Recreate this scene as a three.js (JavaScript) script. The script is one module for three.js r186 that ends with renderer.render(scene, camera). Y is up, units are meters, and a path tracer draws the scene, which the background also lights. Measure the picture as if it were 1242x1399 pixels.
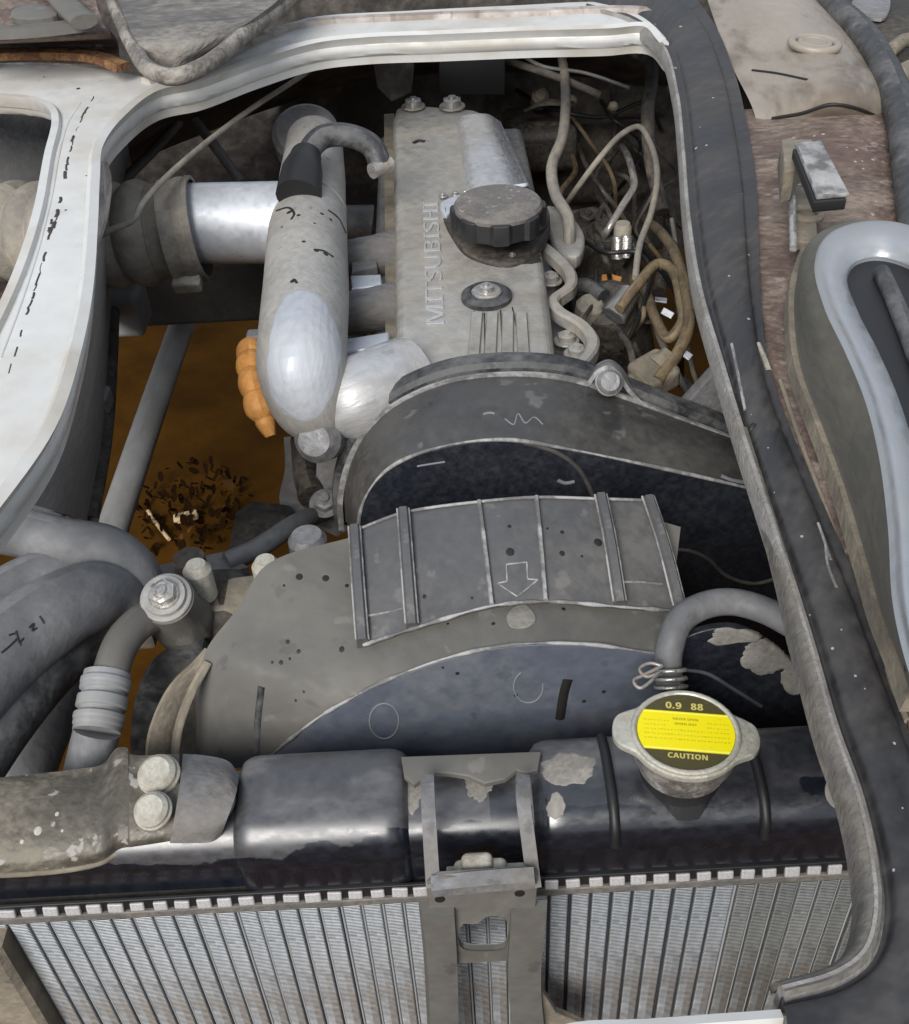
import * as THREE from 'three';
import { RoundedBoxGeometry } from 'three/addons/geometries/RoundedBoxGeometry.js';
import * as BGU from 'three/addons/utils/BufferGeometryUtils.js';
import { FontLoader } from 'three/addons/loaders/FontLoader.js';
import { TextGeometry } from 'three/addons/geometries/TextGeometry.js';

// ------------------------------------------------------------ camera, sky, sun, exposure
const W = 909, H = 1024, F = 1500, PX = 621, PY = 699.5;
const scene = new THREE.Scene();
const camera = new THREE.PerspectiveCamera(THREE.MathUtils.radToDeg(2 * Math.atan(PY / F)), W / H, 0.02, 200);
camera.rotation.order = 'YXZ';
camera.position.set(0, 0.43, 0.33);
camera.rotation.set(THREE.MathUtils.degToRad(-40), 0, THREE.MathUtils.degToRad(-3.1));
camera.updateMatrixWorld(true);
scene.add(camera);
const renderer = new THREE.WebGLRenderer({ antialias: true });
renderer.setSize(W, H);
renderer.toneMapping = THREE.LinearToneMapping;
renderer.toneMappingExposure = 1.3;
renderer.shadowMap.enabled = true;
{ // bright hazy sky: pale blue overhead, whiter towards the horizon
  const w = 128, h = 64, d = new Float32Array(w * h * 4);
  for (let j = 0; j < h; j++) for (let i = 0; i < w; i++) {
    const el = (j + 0.5) / h * Math.PI - Math.PI / 2, s = Math.sin(el), k = (j * w + i) * 4;
    let c;
    if (s < 0) c = [0.26, 0.23, 0.19];
    else { const t = Math.pow(s, 0.6); c = [0.93 - 0.16 * t, 0.96 - 0.07 * t, 0.99 + 0.09 * t]; }
    const cl = 0.50 * (1 + 0.10 * Math.sin(i / w * Math.PI * 6 + j * 0.3) * Math.sin(j * 0.35 + 1));
    d[k] = c[0] * cl; d[k + 1] = c[1] * cl; d[k + 2] = c[2] * cl; d[k + 3] = 1;
  }
  const t = new THREE.DataTexture(d, w, h, THREE.RGBAFormat, THREE.FloatType);
  t.mapping = THREE.EquirectangularReflectionMapping; t.magFilter = t.minFilter = THREE.LinearFilter;
  t.needsUpdate = true;
  scene.background = t; scene.environment = t;
}
const sun = new THREE.DirectionalLight(new THREE.Color(1, 0.96, 0.91), 3.2);
sun.position.set(-0.9, 2.0, 2.4); sun.castShadow = true; sun.shadow.radius = 60;
sun.shadow.mapSize.set(2048, 2048);
Object.assign(sun.shadow.camera, { left: -2, right: 2, top: 2, bottom: -2, near: 0.1, far: 8 });
scene.add(sun); scene.add(sun.target);

// ------------------------------------------------------------ numbers and points
let seed = 12345;
const rnd = () => { seed |= 0; seed = seed + 0x6D2B79F5 | 0; let t = Math.imul(seed ^ seed >>> 15, 1 | seed); t = t + Math.imul(t ^ t >>> 7, 61 | t) ^ t; return ((t ^ t >>> 14) >>> 0) / 4294967296; };
const V = (x, y, z) => new THREE.Vector3(x, y, z);
const C = camera.position.clone();
const dir = (px, py) => V((px - PX) / F, (PY - py) / F, -1).transformDirection(camera.matrixWorld);
const rawdir = (px, py) => V((px - PX) / F, (PY - py) / F, -1).applyQuaternion(camera.quaternion);
const Y = (px, py, y) => { const r = rawdir(px, py); return C.clone().addScaledVector(r, (y - C.y) / r.y); };   // point at a height
const Z = (px, py, z) => { const r = rawdir(px, py); return C.clone().addScaledVector(r, (z - C.z) / r.z); };   // point on a cross plane
const depthOf = p => p.clone().sub(C).dot(rawdir(PX, PY));
const m = (n, p) => n * depthOf(p) / F;                                                                          // picture size to metres at a point
const Ys = (a, y) => a.map(q => Y(q[0], q[1], q.length > 2 ? q[2] : y));
const Zs = (a, z) => a.map(q => Z(q[0], q[1], q.length > 2 ? q[2] : z));
const smooth = (pts, n, closed = false) => new THREE.CatmullRomCurve3(pts, closed, 'centripetal').getPoints(n);

// ------------------------------------------------------------ textures and materials
function fbm(size, period, oct, sd, ax = 1, ay = 1) {
  const out = new Float32Array(size * size); let amp = 1, tot = 0;
  const s0 = seed; seed = sd;
  for (let o = 0; o < oct; o++) {
    const p = period << o, pxn = Math.max(1, Math.round(p * ax)), pyn = Math.max(1, Math.round(p * ay));
    if (pxn > size || pyn > size) break;
    const g = new Float32Array(pxn * pyn); for (let i = 0; i < g.length; i++) g[i] = rnd();
    for (let y = 0; y < size; y++) {
      const fy = y / size * pyn, y0 = Math.floor(fy), ty = fy - y0, sy = ty * ty * (3 - 2 * ty), ya = y0 % pyn, yb = (y0 + 1) % pyn;
      for (let x = 0; x < size; x++) {
        const fx = x / size * pxn, x0 = Math.floor(fx), tx = fx - x0, sx = tx * tx * (3 - 2 * tx), xa = x0 % pxn, xb = (x0 + 1) % pxn;
        out[y * size + x] += amp * ((g[ya * pxn + xa] * (1 - sx) + g[ya * pxn + xb] * sx) * (1 - sy) + (g[yb * pxn + xa] * (1 - sx) + g[yb * pxn + xb] * sx) * sy);
      }
    }
    tot += amp; amp *= 0.55;
  }
  let mean = 0; for (const v of out) mean += v; mean /= out.length;
  let sd2 = 0; for (const v of out) sd2 += (v - mean) ** 2; sd2 = Math.sqrt(sd2 / out.length) || 1;
  for (let i = 0; i < out.length; i++) out[i] = (out[i] - mean) / sd2;       // unit spread
  seed = s0; return out;
}
const S = 512;
const N1 = fbm(S, 4, 6, 11), N2 = fbm(S, 6, 6, 29), N3 = fbm(S, 48, 4, 47), N4 = fbm(S, 16, 5, 61), NS = fbm(S, 4, 6, 83, 1, 12), NV = fbm(S, 4, 6, 97, 12, 1);
const toS = v => { v = Math.min(1, Math.max(0, v)); return 255 * (v <= 0.0031308 ? v * 12.92 : 1.055 * Math.pow(v, 1 / 2.4) - 0.055); };
const sst = (a, b, x) => { const t = Math.min(1, Math.max(0, (x - a) / (b - a))); return t * t * (3 - 2 * t); };
function tex(data, w, h, srgb) {
  const t = new THREE.DataTexture(data, w, h); t.wrapS = t.wrapT = THREE.RepeatWrapping;
  t.magFilter = THREE.LinearFilter; t.minFilter = THREE.LinearMipmapLinearFilter; t.generateMipmaps = true;
  if (srgb) t.colorSpace = THREE.SRGBColorSpace; t.needsUpdate = true; return t;
}
// base colour, a second coat (dust, rust, oil) in patches, fine grain, streaks and specks
function mat(o) {
  const { c, d = c, t = 0.6, w = 0.6, grain = 0.12, tile = 0.2, r = 0.6, rd = 0.9, metal = 0, metalD = 0, bump = 0.0006, streak = 0, streakDir = 0, streakC = [0.02, 0.02, 0.02], specks = 0, speckC = [0.5, 0.48, 0.45], spots = 0, spotC = [0.01, 0.01, 0.01], sh = 0 } = o;
  const a = new Uint8Array(S * S * 4), b = new Uint8Array(S * S * 4), q = new Uint8Array(S * S * 4);
  const st = streakDir ? NV : NS;
  for (let i = 0; i < S * S; i++) {
    const j = (i + sh * 7919) % (S * S);
    const k = sst(t - w * 1.7, t + w * 1.7, 0.75 * N1[j] + 0.35 * N4[j] + 0.16 * N3[i]);
    const g = 1 + grain * (0.6 * N3[i] + 0.5 * N2[j]);
    let col = [0, 1, 2].map(e => (c[e] + (d[e] - c[e]) * k) * g), ro = r + (rd - r) * k, hgt = 0.5 + 0.12 * N3[i] + 0.08 * N4[j], me = metal + (metalD - metal) * k;
    if (streak) { const s = streak * sst(0.9, 1.8, st[j]); col = col.map((v, e) => v + (streakC[e] - v) * s); me *= 1 - s; }
    if (specks) { const s = specks * sst(1.9, 2.5, N4[(j + 30011) % (S * S)] + 0.4 * N3[i]); col = col.map((v, e) => v + (speckC[e] - v) * s); ro += (0.85 - ro) * s; me *= 1 - s; hgt += 0.1 * s; }
    if (spots) { const s = spots * sst(2.1, 2.5, N4[(j + 90001) % (S * S)]); col = col.map((v, e) => v + (spotC[e] - v) * s); }
    a[i * 4] = toS(col[0]); a[i * 4 + 1] = toS(col[1]); a[i * 4 + 2] = toS(col[2]); a[i * 4 + 3] = 255;
    const R = 255 * Math.min(1, Math.max(0.05, ro + 0.05 * N3[i])), M = 255 * Math.max(0, Math.min(1, me)), B = 255 * Math.min(1, Math.max(0, hgt));
    b[i * 4] = 255; b[i * 4 + 1] = R; b[i * 4 + 2] = M; b[i * 4 + 3] = 255;
    q[i * 4] = q[i * 4 + 1] = q[i * 4 + 2] = B; q[i * 4 + 3] = 255;
  }
  const map = tex(a, S, S, true), rm = tex(b, S, S), bm = bump ? sharedBump(q, o.bt || tile) : null;
  for (const x of [map, rm]) x.repeat.set(1 / tile, 1 / tile);
  return new THREE.MeshStandardMaterial({ map, roughnessMap: rm, metalnessMap: (metal || metalD) ? rm : null, roughness: 1, metalness: (metal || metalD) ? 1 : 0, bumpMap: bm, bumpScale: bump, side: THREE.DoubleSide });
}
const bumps = {};
function sharedBump(q, tile) { const k = tile < 0.13 ? 0.1 : tile < 0.3 ? 0.2 : tile < 0.6 ? 0.4 : 0.9; if (!bumps[k]) { bumps[k] = tex(q, S, S); bumps[k].repeat.set(1 / k, 1 / k); } return bumps[k]; }
const DUST = [0.22, 0.19, 0.15];
const M = {
  white: mat({ c: [0.57, 0.57, 0.555], d: [0.42, 0.385, 0.33], t: 1.2, w: 1.0, grain: 0.03, r: 0.38, rd: 0.7, tile: 0.45, bump: 0.0001, specks: 0.04, speckC: [0.2, 0.15, 0.1] }),
  whiteDirty: mat({ c: [0.46, 0.42, 0.39], d: [0.24, 0.20, 0.17], t: 0.2, w: 0.9, grain: 0.08, r: 0.5, rd: 0.9, tile: 0.25, bump: 0.0004, streak: 0.5, streakC: [0.15, 0.12, 0.1] }),
  rail: mat({ c: [0.028, 0.028, 0.031], d: [0.075, 0.069, 0.064], t: 0.9, w: 1.6, grain: 0.14, r: 0.5, rd: 0.8, tile: 0.3, bump: 0.0006, specks: 0, speckC: [0.3, 0.28, 0.26], spots: 0.23 }),
  lip: mat({ c: [0.27, 0.265, 0.255], d: [0.19, 0.175, 0.155], t: 0.5, w: 1.2, grain: 0.12, r: 0.6, tile: 0.12, spots: 0.11 }),
  beige: mat({ c: [0.30, 0.26, 0.215], d: [0.15, 0.12, 0.095], t: 0.7, w: 0.8, grain: 0.06, r: 0.42, rd: 0.75, tile: 0.4, bump: 0.0004 }),
  rusty: mat({ c: [0.12, 0.08, 0.064], d: [0.20, 0.155, 0.125], t: 0.3, w: 0.9, grain: 0.2, r: 0.75, rd: 0.9, tile: 0.18, bump: 0.0015, specks: 0.21, spots: 0.23 }),
  firewall: mat({ c: [0.036, 0.032, 0.029], d: [0.105, 0.092, 0.08], t: 0.3, w: 1.0, grain: 0.2, r: 0.85, tile: 0.4, bump: 0.0015 }),
  darkMetal: mat({ c: [0.030, 0.026, 0.022], d: [0.085, 0.072, 0.058], t: 0.5, w: 1.1, grain: 0.2, r: 0.6, rd: 0.9, tile: 0.2, bump: 0.001, specks: 0.03 }),
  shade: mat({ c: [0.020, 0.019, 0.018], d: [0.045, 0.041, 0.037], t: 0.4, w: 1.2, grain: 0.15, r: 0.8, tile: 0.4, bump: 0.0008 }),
  olive: mat({ c: [0.150, 0.146, 0.126], d: [0.18, 0.165, 0.135], t: 0.8, w: 1.2, grain: 0.04, r: 0.55, tile: 0.35, bump: 0.0002 }),
  dustyAlu: mat({ c: [0.36, 0.35, 0.33], d: [0.27, 0.255, 0.235], t: 0.5, w: 1.2, grain: 0.09, r: 0.6, rd: 0.8, tile: 0.2, metal: 0.15, bump: 0.0003, bt: 0.1, spots: 0.27 }),
  dustFilm: mat({ c: [0.25, 0.235, 0.21], d: [0.17, 0.16, 0.145], t: 0.4, w: 1.0, grain: 0.12, r: 0.85, tile: 0.08, bump: 0.0003, spots: 0.14 }),
  panelGrey: mat({ c: [0.26, 0.265, 0.27], d: [0.2, 0.195, 0.185], t: 0.5, w: 1.2, grain: 0.05, r: 0.5, rd: 0.7, tile: 0.4, bump: 0.0003 }),
  greyMetal: mat({ c: [0.21, 0.21, 0.215], d: [0.15, 0.14, 0.13], t: 0.4, w: 0.9, grain: 0.14, r: 0.55, rd: 0.85, tile: 0.2, bump: 0.0006, metal: 0.3, spots: 0.18 }),
  castAlu: mat({ c: [0.40, 0.385, 0.355], d: [0.27, 0.245, 0.205], t: 0.6, w: 1.2, grain: 0.09, r: 0.45, rd: 0.7, tile: 0.35, metal: 0.4, metalD: 0.2, bump: 0.0003, bt: 0.1, spots: 0.09, streak: 0.08 }),
  pipeAlu: mat({ c: [0.48, 0.49, 0.51], d: [0.36, 0.345, 0.325], t: 0.9, w: 1.2, grain: 0.09, r: 0.36, rd: 0.55, tile: 0.3, metal: 0.4, metalD: 0.25, bump: 0.0003, bt: 0.1, spots: 0.18 }),
  brightAlu: mat({ c: [0.60, 0.63, 0.68], d: [0.52, 0.54, 0.57], t: 1, w: 1.0, grain: 0.03, r: 0.36, rd: 0.5, tile: 0.3, metal: 0.5, metalD: 0.4, bump: 0.0001 }),
  steel: mat({ c: [0.5, 0.49, 0.47], d: [0.28, 0.24, 0.2], t: 0.6, w: 0.8, grain: 0.1, r: 0.35, rd: 0.7, tile: 0.06, metal: 0.8, metalD: 0.3, bump: 0.0003 }),
  paleBolt: mat({ c: [0.40, 0.385, 0.33], d: [0.26, 0.23, 0.18], t: 0.7, w: 0.8, grain: 0.1, r: 0.7, tile: 0.06, bump: 0.0004 }),
  timing: mat({ c: [0.054, 0.053, 0.052], d: [0.078, 0.074, 0.067], t: 0.2, w: 1.1, grain: 0.1, r: 0.36, rd: 0.72, tile: 0.3, bump: 0.0003, specks: 0.12 }),
  timingFace: mat({ c: [0.010, 0.012, 0.018], d: [0.014, 0.016, 0.022], t: 0.5, w: 1.2, grain: 0.12, r: 0.45, rd: 0.6, tile: 0.16, bump: 0.0003, specks: 0.04, speckC: [0.08, 0.08, 0.08] }),
  shroud: mat({ c: [0.128, 0.122, 0.107], d: [0.105, 0.10, 0.092], t: 0.1, w: 1.0, grain: 0.06, r: 0.55, rd: 0.75, tile: 0.35, bump: 0.0003, specks: 0.09, spots: 0.23 }),
  shroudTop: mat({ c: [0.088, 0.087, 0.088], d: [0.110, 0.106, 0.10], t: 0.7, w: 0.8, grain: 0.07, r: 0.42, rd: 0.7, tile: 0.25, bump: 0.0003, specks: 0.07, sh: 5 }),
  shroudFace: mat({ c: [0.085, 0.097, 0.125], d: [0.105, 0.112, 0.128], t: 0.7, w: 0.8, grain: 0.07, r: 0.38, rd: 0.6, tile: 0.3, bump: 0.0003, spots: 0.23, sh: 9 }),
  worn: mat({ c: [0.34, 0.335, 0.33], d: [0.13, 0.128, 0.125], t: 0.1, w: 0.7, grain: 0.1, r: 0.55, tile: 0.08, bump: 0.0003 }),
  tan: mat({ c: [0.24, 0.205, 0.155], d: [0.15, 0.13, 0.10], t: 0.4, w: 0.8, grain: 0.1, r: 0.8, tile: 0.15, bump: 0.0008, spots: 0.23 }),
  rubber: mat({ c: [0.030, 0.031, 0.034], d: [0.10, 0.10, 0.10], t: 0.5, w: 1.0, grain: 0.12, r: 0.5, rd: 0.8, tile: 0.15, bump: 0.0004 }),
  rubberDusty: mat({ c: [0.165, 0.165, 0.17], d: [0.105, 0.108, 0.113], t: 0.5, w: 0.9, grain: 0.09, r: 0.6, rd: 0.75, tile: 0.2, bump: 0.0004, spots: 0.18 }),
  hoseTan: mat({ c: [0.20, 0.15, 0.085], d: [0.10, 0.075, 0.045], t: 0.4, w: 0.8, grain: 0.12, r: 0.6, tile: 0.08, bump: 0.0004 }),
  airHose: mat({ c: [0.30, 0.27, 0.22], d: [0.19, 0.175, 0.155], t: 0.3, w: 0.9, grain: 0.1, r: 0.75, tile: 0.15, bump: 0.0006 }),
  soil: mat({ c: [0.060, 0.0255, 0.003], d: [0.026, 0.0108, 0.0013], t: 0.3, w: 1.4, grain: 0.12, r: 0.95, tile: 1.4, bump: 0.003 }),
  orange: mat({ c: [0.58, 0.27, 0.07], d: [0.40, 0.17, 0.04], t: 0.5, w: 0.8, grain: 0.1, r: 0.6, tile: 0.08, bump: 0.0003 }),  // orange sunlight is put into this base colour
  trim: mat({ c: [0.34, 0.36, 0.385], d: [0.28, 0.285, 0.29], t: 1.3, w: 1.2, grain: 0.03, metal: 0.35, r: 0.30, rd: 0.6, tile: 0.4, bump: 0.0002 }),
  fin: mat({ c: [0.40, 0.40, 0.41], d: [0.27, 0.25, 0.235], t: 0.5, w: 0.9, grain: 0.08, r: 0.45, rd: 0.65, tile: 0.12, metal: 0.6, metalD: 0.4, bump: 0 }),
};
const plain = (c, r = 0.7, metal = 0) => new THREE.MeshStandardMaterial({ color: new THREE.Color().setRGB(...c), roughness: r, metalness: metal, side: THREE.DoubleSide });
{ const o = M.soil; M.soil = new THREE.MeshPhysicalMaterial({ map: o.map, bumpMap: o.bumpMap, bumpScale: 0.002, roughness: 1, specularIntensity: 0.1 }); }
M.sealant = mat({ c: [0.055, 0.05, 0.046], r: 0.8, tile: 0.1, grain: 0.3, bump: 0 }); M.cleanHighlightAlu = mat({ c: [0.45, 0.48, 0.53], d: [0.38, 0.395, 0.42], t: 0.6, w: 1, grain: 0.05, r: 0.5, rd: 0.6, tile: 0.2, metal: 0.3, bump: 0.0002, bt: 0.1 }); M.coreDark = plain([0.035, 0.036, 0.04], 0.6); M.coreGrey = plain([0.30, 0.31, 0.32], 0.6); M.railTan = mat({ c: [0.17, 0.155, 0.135], d: [0.10, 0.095, 0.09], t: 0.4, w: 1, grain: 0.12, r: 0.6, tile: 0.12, bump: 0.0005 }); M.black = plain([0.012, 0.012, 0.013], 0.5); M.mark = plain([0.012, 0.011, 0.010], 0.6); M.chalk = plain([0.17, 0.175, 0.19], 0.8);
M.capPlastic = plain([0.020, 0.020, 0.022], 0.42); M.twig = plain([0.45, 0.33, 0.19], 0.9); const dull = c => new THREE.MeshPhysicalMaterial({ color: new THREE.Color().setRGB(...c), roughness: 1, specularIntensity: 0.1, side: THREE.DoubleSide }); M.leaf = dull([0.011, 0.005, 0.0015]); M.leafB = dull([0.07, 0.032, 0.01]);

// ------------------------------------------------------------ geometry helpers (all in metres, in place)
function boxUV(g) {
  g = g.index ? g.toNonIndexed() : g; const p = g.attributes.position, n = g.attributes.normal, uv = new Float32Array(p.count * 2);
  for (let i = 0; i < p.count; i += 3) {
    let ax = 0, ay = 0, az = 0; for (let k = 0; k < 3; k++) { ax += Math.abs(n.getX(i + k)); ay += Math.abs(n.getY(i + k)); az += Math.abs(n.getZ(i + k)); }
    for (let k = 0; k < 3; k++) {
      const j = i + k, x = p.getX(j), y = p.getY(j), z = p.getZ(j);
      uv[j * 2] = (ay >= ax && ay >= az) ? x : (az >= ax ? x : z); uv[j * 2 + 1] = (ay >= ax && ay >= az) ? z : y;
    }
  }
  g.setAttribute('uv', new THREE.BufferAttribute(uv, 2)); return g;
}
function mkGeo(pos, uv, idx) {
  const g = new THREE.BufferGeometry(); g.setAttribute('position', new THREE.Float32BufferAttribute(pos, 3)); g.setAttribute('uv', new THREE.Float32BufferAttribute(uv, 2));
  g.setIndex(idx); g.computeVertexNormals(); return g.toNonIndexed();
}
const merge = a => BGU.mergeGeometries(a.map(g => { g = g.index ? g.toNonIndexed() : g; for (const k of Object.keys(g.attributes)) if (!['position', 'normal', 'uv'].includes(k)) g.deleteAttribute(k); return g; }));
function frames(P, up) {
  const n = P.length, T = [], A = [], B = [];
  for (let i = 0; i < n; i++) T.push(P[Math.min(n - 1, i + 1)].clone().sub(P[Math.max(0, i - 1)]).normalize());
  let a = up ? up.clone() : (Math.abs(T[0].y) < 0.9 ? V(0, 1, 0) : V(1, 0, 0));
  for (let i = 0; i < n; i++) {
    if (up) a = up.clone();
    a = a.clone().addScaledVector(T[i], -a.dot(T[i])).normalize();
    A.push(a); B.push(T[i].clone().cross(a).normalize());
  }
  return { T, A, B };
}
// round tube through points; rad = number or list or function of (fraction, length)
function tube(pts, rad, { n = 40, k = 16, raw = false, flat = 1 } = {}) {
  const P = raw ? pts : smooth(pts, n), N = P.length, { A, B } = frames(P), pos = [], uv = [], idx = []; let L = 0;
  const rAt = (f, l) => typeof rad === 'function' ? rad(f, l) : Array.isArray(rad) ? (() => { const q = f * (rad.length - 1), i = Math.min(rad.length - 2, Math.floor(q)); const u = q - i, s = u * u * (3 - 2 * u); return rad[i] + (rad[i + 1] - rad[i]) * s; })() : rad;
  const r0 = rAt(0.5, 0);
  for (let i = 0; i < N; i++) {
    if (i) L += P[i].distanceTo(P[i - 1]);
    const r = rAt(i / (N - 1), L);
    for (let j = 0; j <= k; j++) {
      const a = j / k * Math.PI * 2, q = P[i].clone().addScaledVector(A[i], Math.cos(a) * r * flat).addScaledVector(B[i], Math.sin(a) * r);
      pos.push(q.x, q.y, q.z); uv.push(a * r0, L);
    }
  }
  for (let i = 0; i < N - 1; i++) for (let j = 0; j < k; j++) { const a = i * (k + 1) + j, b = a + k + 1; idx.push(a, a + 1, b, b, a + 1, b + 1); }
  const g = mkGeo(pos, uv, idx);
  // seam normals are smoothed by merging equal positions
  const caps = [0, N - 1].map(i => {
    const c = [], u = [], id = []; c.push(P[i].x, P[i].y, P[i].z); u.push(0, 0);
    for (let j = 0; j <= k; j++) { const o = (i * (k + 1) + j) * 3; c.push(pos[o], pos[o + 1], pos[o + 2]); u.push(0.01 * Math.cos(j), 0.01 * Math.sin(j)); if (j) i ? id.push(0, j + 1, j) : id.push(0, j, j + 1); }
    return mkGeo(c, u, id);
  });
  fixSeam(g); return merge([g, ...caps]);
}
function fixSeam(g) {
  const p = g.attributes.position, nn = g.attributes.normal, map = new Map();
  for (let i = 0; i < p.count; i++) { const key = `${Math.round(p.getX(i) * 1e6)},${Math.round(p.getY(i) * 1e6)},${Math.round(p.getZ(i) * 1e6)}`; const e = map.get(key) || [0, 0, 0]; e[0] += nn.getX(i); e[1] += nn.getY(i); e[2] += nn.getZ(i); map.set(key, e); }
  for (let i = 0; i < p.count; i++) { const key = `${Math.round(p.getX(i) * 1e6)},${Math.round(p.getY(i) * 1e6)},${Math.round(p.getZ(i) * 1e6)}`; const e = map.get(key), l = Math.hypot(...e) || 1; nn.setXYZ(i, e[0] / l, e[1] / l, e[2] / l); }
}
// closed profile [[side, up], ...] swept along points
function sweep(pts, prof, { up = V(0, 1, 0), n = 40, raw = false, crease = 0.6 } = {}) {
  const P = raw ? pts : smooth(pts, n), N = P.length, { A, B } = frames(P, up), pos = [], uv = [], idx = [], k = prof.length; let L = 0;
  const per = [0]; for (let j = 1; j <= k; j++) per.push(per[j - 1] + Math.hypot(prof[j % k][0] - prof[j - 1][0], prof[j % k][1] - prof[j - 1][1]));
  for (let i = 0; i < N; i++) {
    if (i) L += P[i].distanceTo(P[i - 1]);
    for (let j = 0; j <= k; j++) { const f = prof[j % k], q = P[i].clone().addScaledVector(B[i], f[0]).addScaledVector(A[i], f[1]); pos.push(q.x, q.y, q.z); uv.push(per[j], L); }
  }
  for (let i = 0; i < N - 1; i++) for (let j = 0; j < k; j++) { const a = i * (k + 1) + j, b = a + k + 1; idx.push(a, a + 1, b, b, a + 1, b + 1); }
  const tri = THREE.ShapeUtils.triangulateShape(prof.map(f => new THREE.Vector2(...f)), []);
  for (const i of [0, N - 1]) { const o = pos.length / 3; for (let j = 0; j < k; j++) { const s = (i * (k + 1) + j) * 3; pos.push(pos[s], pos[s + 1], pos[s + 2]); uv.push(prof[j][0], prof[j][1]); } for (const t of tri) i ? idx.push(o + t[0], o + t[1], o + t[2]) : idx.push(o + t[0], o + t[2], o + t[1]); }
  return BGU.toCreasedNormals(mkGeo(pos, uv, idx), crease);
}
// sheet of a given thickness through rows of points
function loft(rows, { nu = 40, nv = 12, th = 0.003, straight = false } = {}) {
  const R = rows.map(r => { const c = new THREE.CatmullRomCurve3(r, false, 'centripetal'); return [...Array(nu + 1)].map((_, i) => c.getPoint(i / nu)); });
  const G = []; // G[j][i]
  for (let j = 0; j <= nv; j++) G.push([]);
  for (let i = 0; i <= nu; i++) {
    const col = R.map(r => r[i]);
    if (straight) for (let j = 0; j <= nv; j++) { const q = j / nv * (col.length - 1), a = Math.min(col.length - 2, Math.floor(q)); G[j].push(col[a].clone().lerp(col[a + 1], q - a)); }
    else { const c = new THREE.CatmullRomCurve3(col, false, 'centripetal'); for (let j = 0; j <= nv; j++) G[j].push(c.getPoint(j / nv)); }
  }
  const Nn = (j, i) => { const a = G[j][Math.min(nu, i + 1)].clone().sub(G[j][Math.max(0, i - 1)]), b = G[Math.min(nv, j + 1)][i].clone().sub(G[Math.max(0, j - 1)][i]); const n = a.cross(b).normalize(); return n; };
  let sgn = 0; for (const [j, i] of [[nv >> 1, nu >> 1], [nv >> 1, nu >> 2], [nv >> 1, (3 * nu) >> 2]]) sgn += Math.sign(Nn(j, i).dot(C.clone().sub(G[j][i])));
  sgn = sgn < 0 ? -1 : 1;
  const us = [], vs = [];
  for (let j = 0; j <= nv; j++) { us.push([0]); for (let i = 1; i <= nu; i++) us[j].push(us[j][i - 1] + G[j][i].distanceTo(G[j][i - 1])); }
  for (let i = 0; i <= nu; i++) { vs.push([0]); for (let j = 1; j <= nv; j++) vs[i].push(vs[i][j - 1] + G[j][i].distanceTo(G[j - 1][i])); }
  const um = us[nv >> 1], vm = vs[nu >> 1];
  const make = (off, flip) => {
    const pos = [], uv = [], idx = [];
    for (let j = 0; j <= nv; j++) for (let i = 0; i <= nu; i++) { const q = G[j][i].clone().addScaledVector(Nn(j, i), -off * sgn); pos.push(q.x, q.y, q.z); uv.push(um[i], vm[j]); }
    for (let j = 0; j < nv; j++) for (let i = 0; i < nu; i++) { const a = j * (nu + 1) + i, b = a + nu + 1; flip ? idx.push(a, b, a + 1, b, b + 1, a + 1) : idx.push(a, a + 1, b, b, a + 1, b + 1); }
    return [pos, uv, idx];
  };
  const f = make(0, sgn < 0), b = make(th, sgn > 0), out = [mkGeo(...f), mkGeo(...b)];
  const ring = []; for (let i = 0; i <= nu; i++) ring.push(i); for (let j = 1; j <= nv; j++) ring.push(j * (nu + 1) + nu); for (let i = nu - 1; i >= 0; i--) ring.push(nv * (nu + 1) + i); for (let j = nv - 1; j >= 0; j--) ring.push(j * (nu + 1));
  const pos = [], uv = [], idx = []; let L = 0;
  ring.forEach((q, s) => { const o = q * 3; if (s) { const p0 = ring[s - 1] * 3; L += Math.hypot(f[0][o] - f[0][p0], f[0][o + 1] - f[0][p0 + 1], f[0][o + 2] - f[0][p0 + 2]); } pos.push(f[0][o], f[0][o + 1], f[0][o + 2], b[0][o], b[0][o + 1], b[0][o + 2]); uv.push(L, 0, L, th); if (s) { const a = (s - 1) * 2; sgn > 0 ? idx.push(a, a + 1, a + 2, a + 1, a + 3, a + 2) : idx.push(a, a + 2, a + 1, a + 1, a + 2, a + 3); } });
  out.push(mkGeo(pos, uv, idx));
  return merge(out);
}
// solid plate: outline points lie in one plane with normal nrm (towards which the bevelled face looks)
function plate(pts, nrm, th, { bevel = 0.001, holes = [], seg = 3 } = {}) {
  const n = nrm.clone().normalize(), u = (Math.abs(n.y) > 0.9 ? V(1, 0, 0) : V(0, 1, 0).cross(n)).normalize(), v = n.clone().cross(u), o = pts[0].clone();
  const l2 = p => { const q = p.clone().sub(o); return new THREE.Vector2(q.dot(u), q.dot(v)); };
  const s = new THREE.Shape(pts.map(l2)); for (const h of holes) s.holes.push(new THREE.Path(h.map(l2)));
  let g = new THREE.ExtrudeGeometry(s, { depth: Math.max(1e-4, th - 2 * bevel), bevelEnabled: bevel > 0, bevelSize: bevel, bevelOffset: -bevel, bevelThickness: bevel, bevelSegments: seg, steps: 1 });
  g.translate(0, 0, -th + bevel);
  g.applyMatrix4(new THREE.Matrix4().makeBasis(u, v, n).setPosition(o));
  return boxUV(BGU.toCreasedNormals(g, 0.55));
}
const UP = V(0, 1, 0), FWD = V(0, 0, 1);
const plateY = (a, y, th, o = {}) => plate(o.s ? smooth(Ys(a, y), o.s, true).slice(0, -1) : Ys(a, y), UP, th, { ...o, holes: (o.holes || []).map(h => smooth(Ys(h, y), 40, true).slice(0, -1)) });
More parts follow.
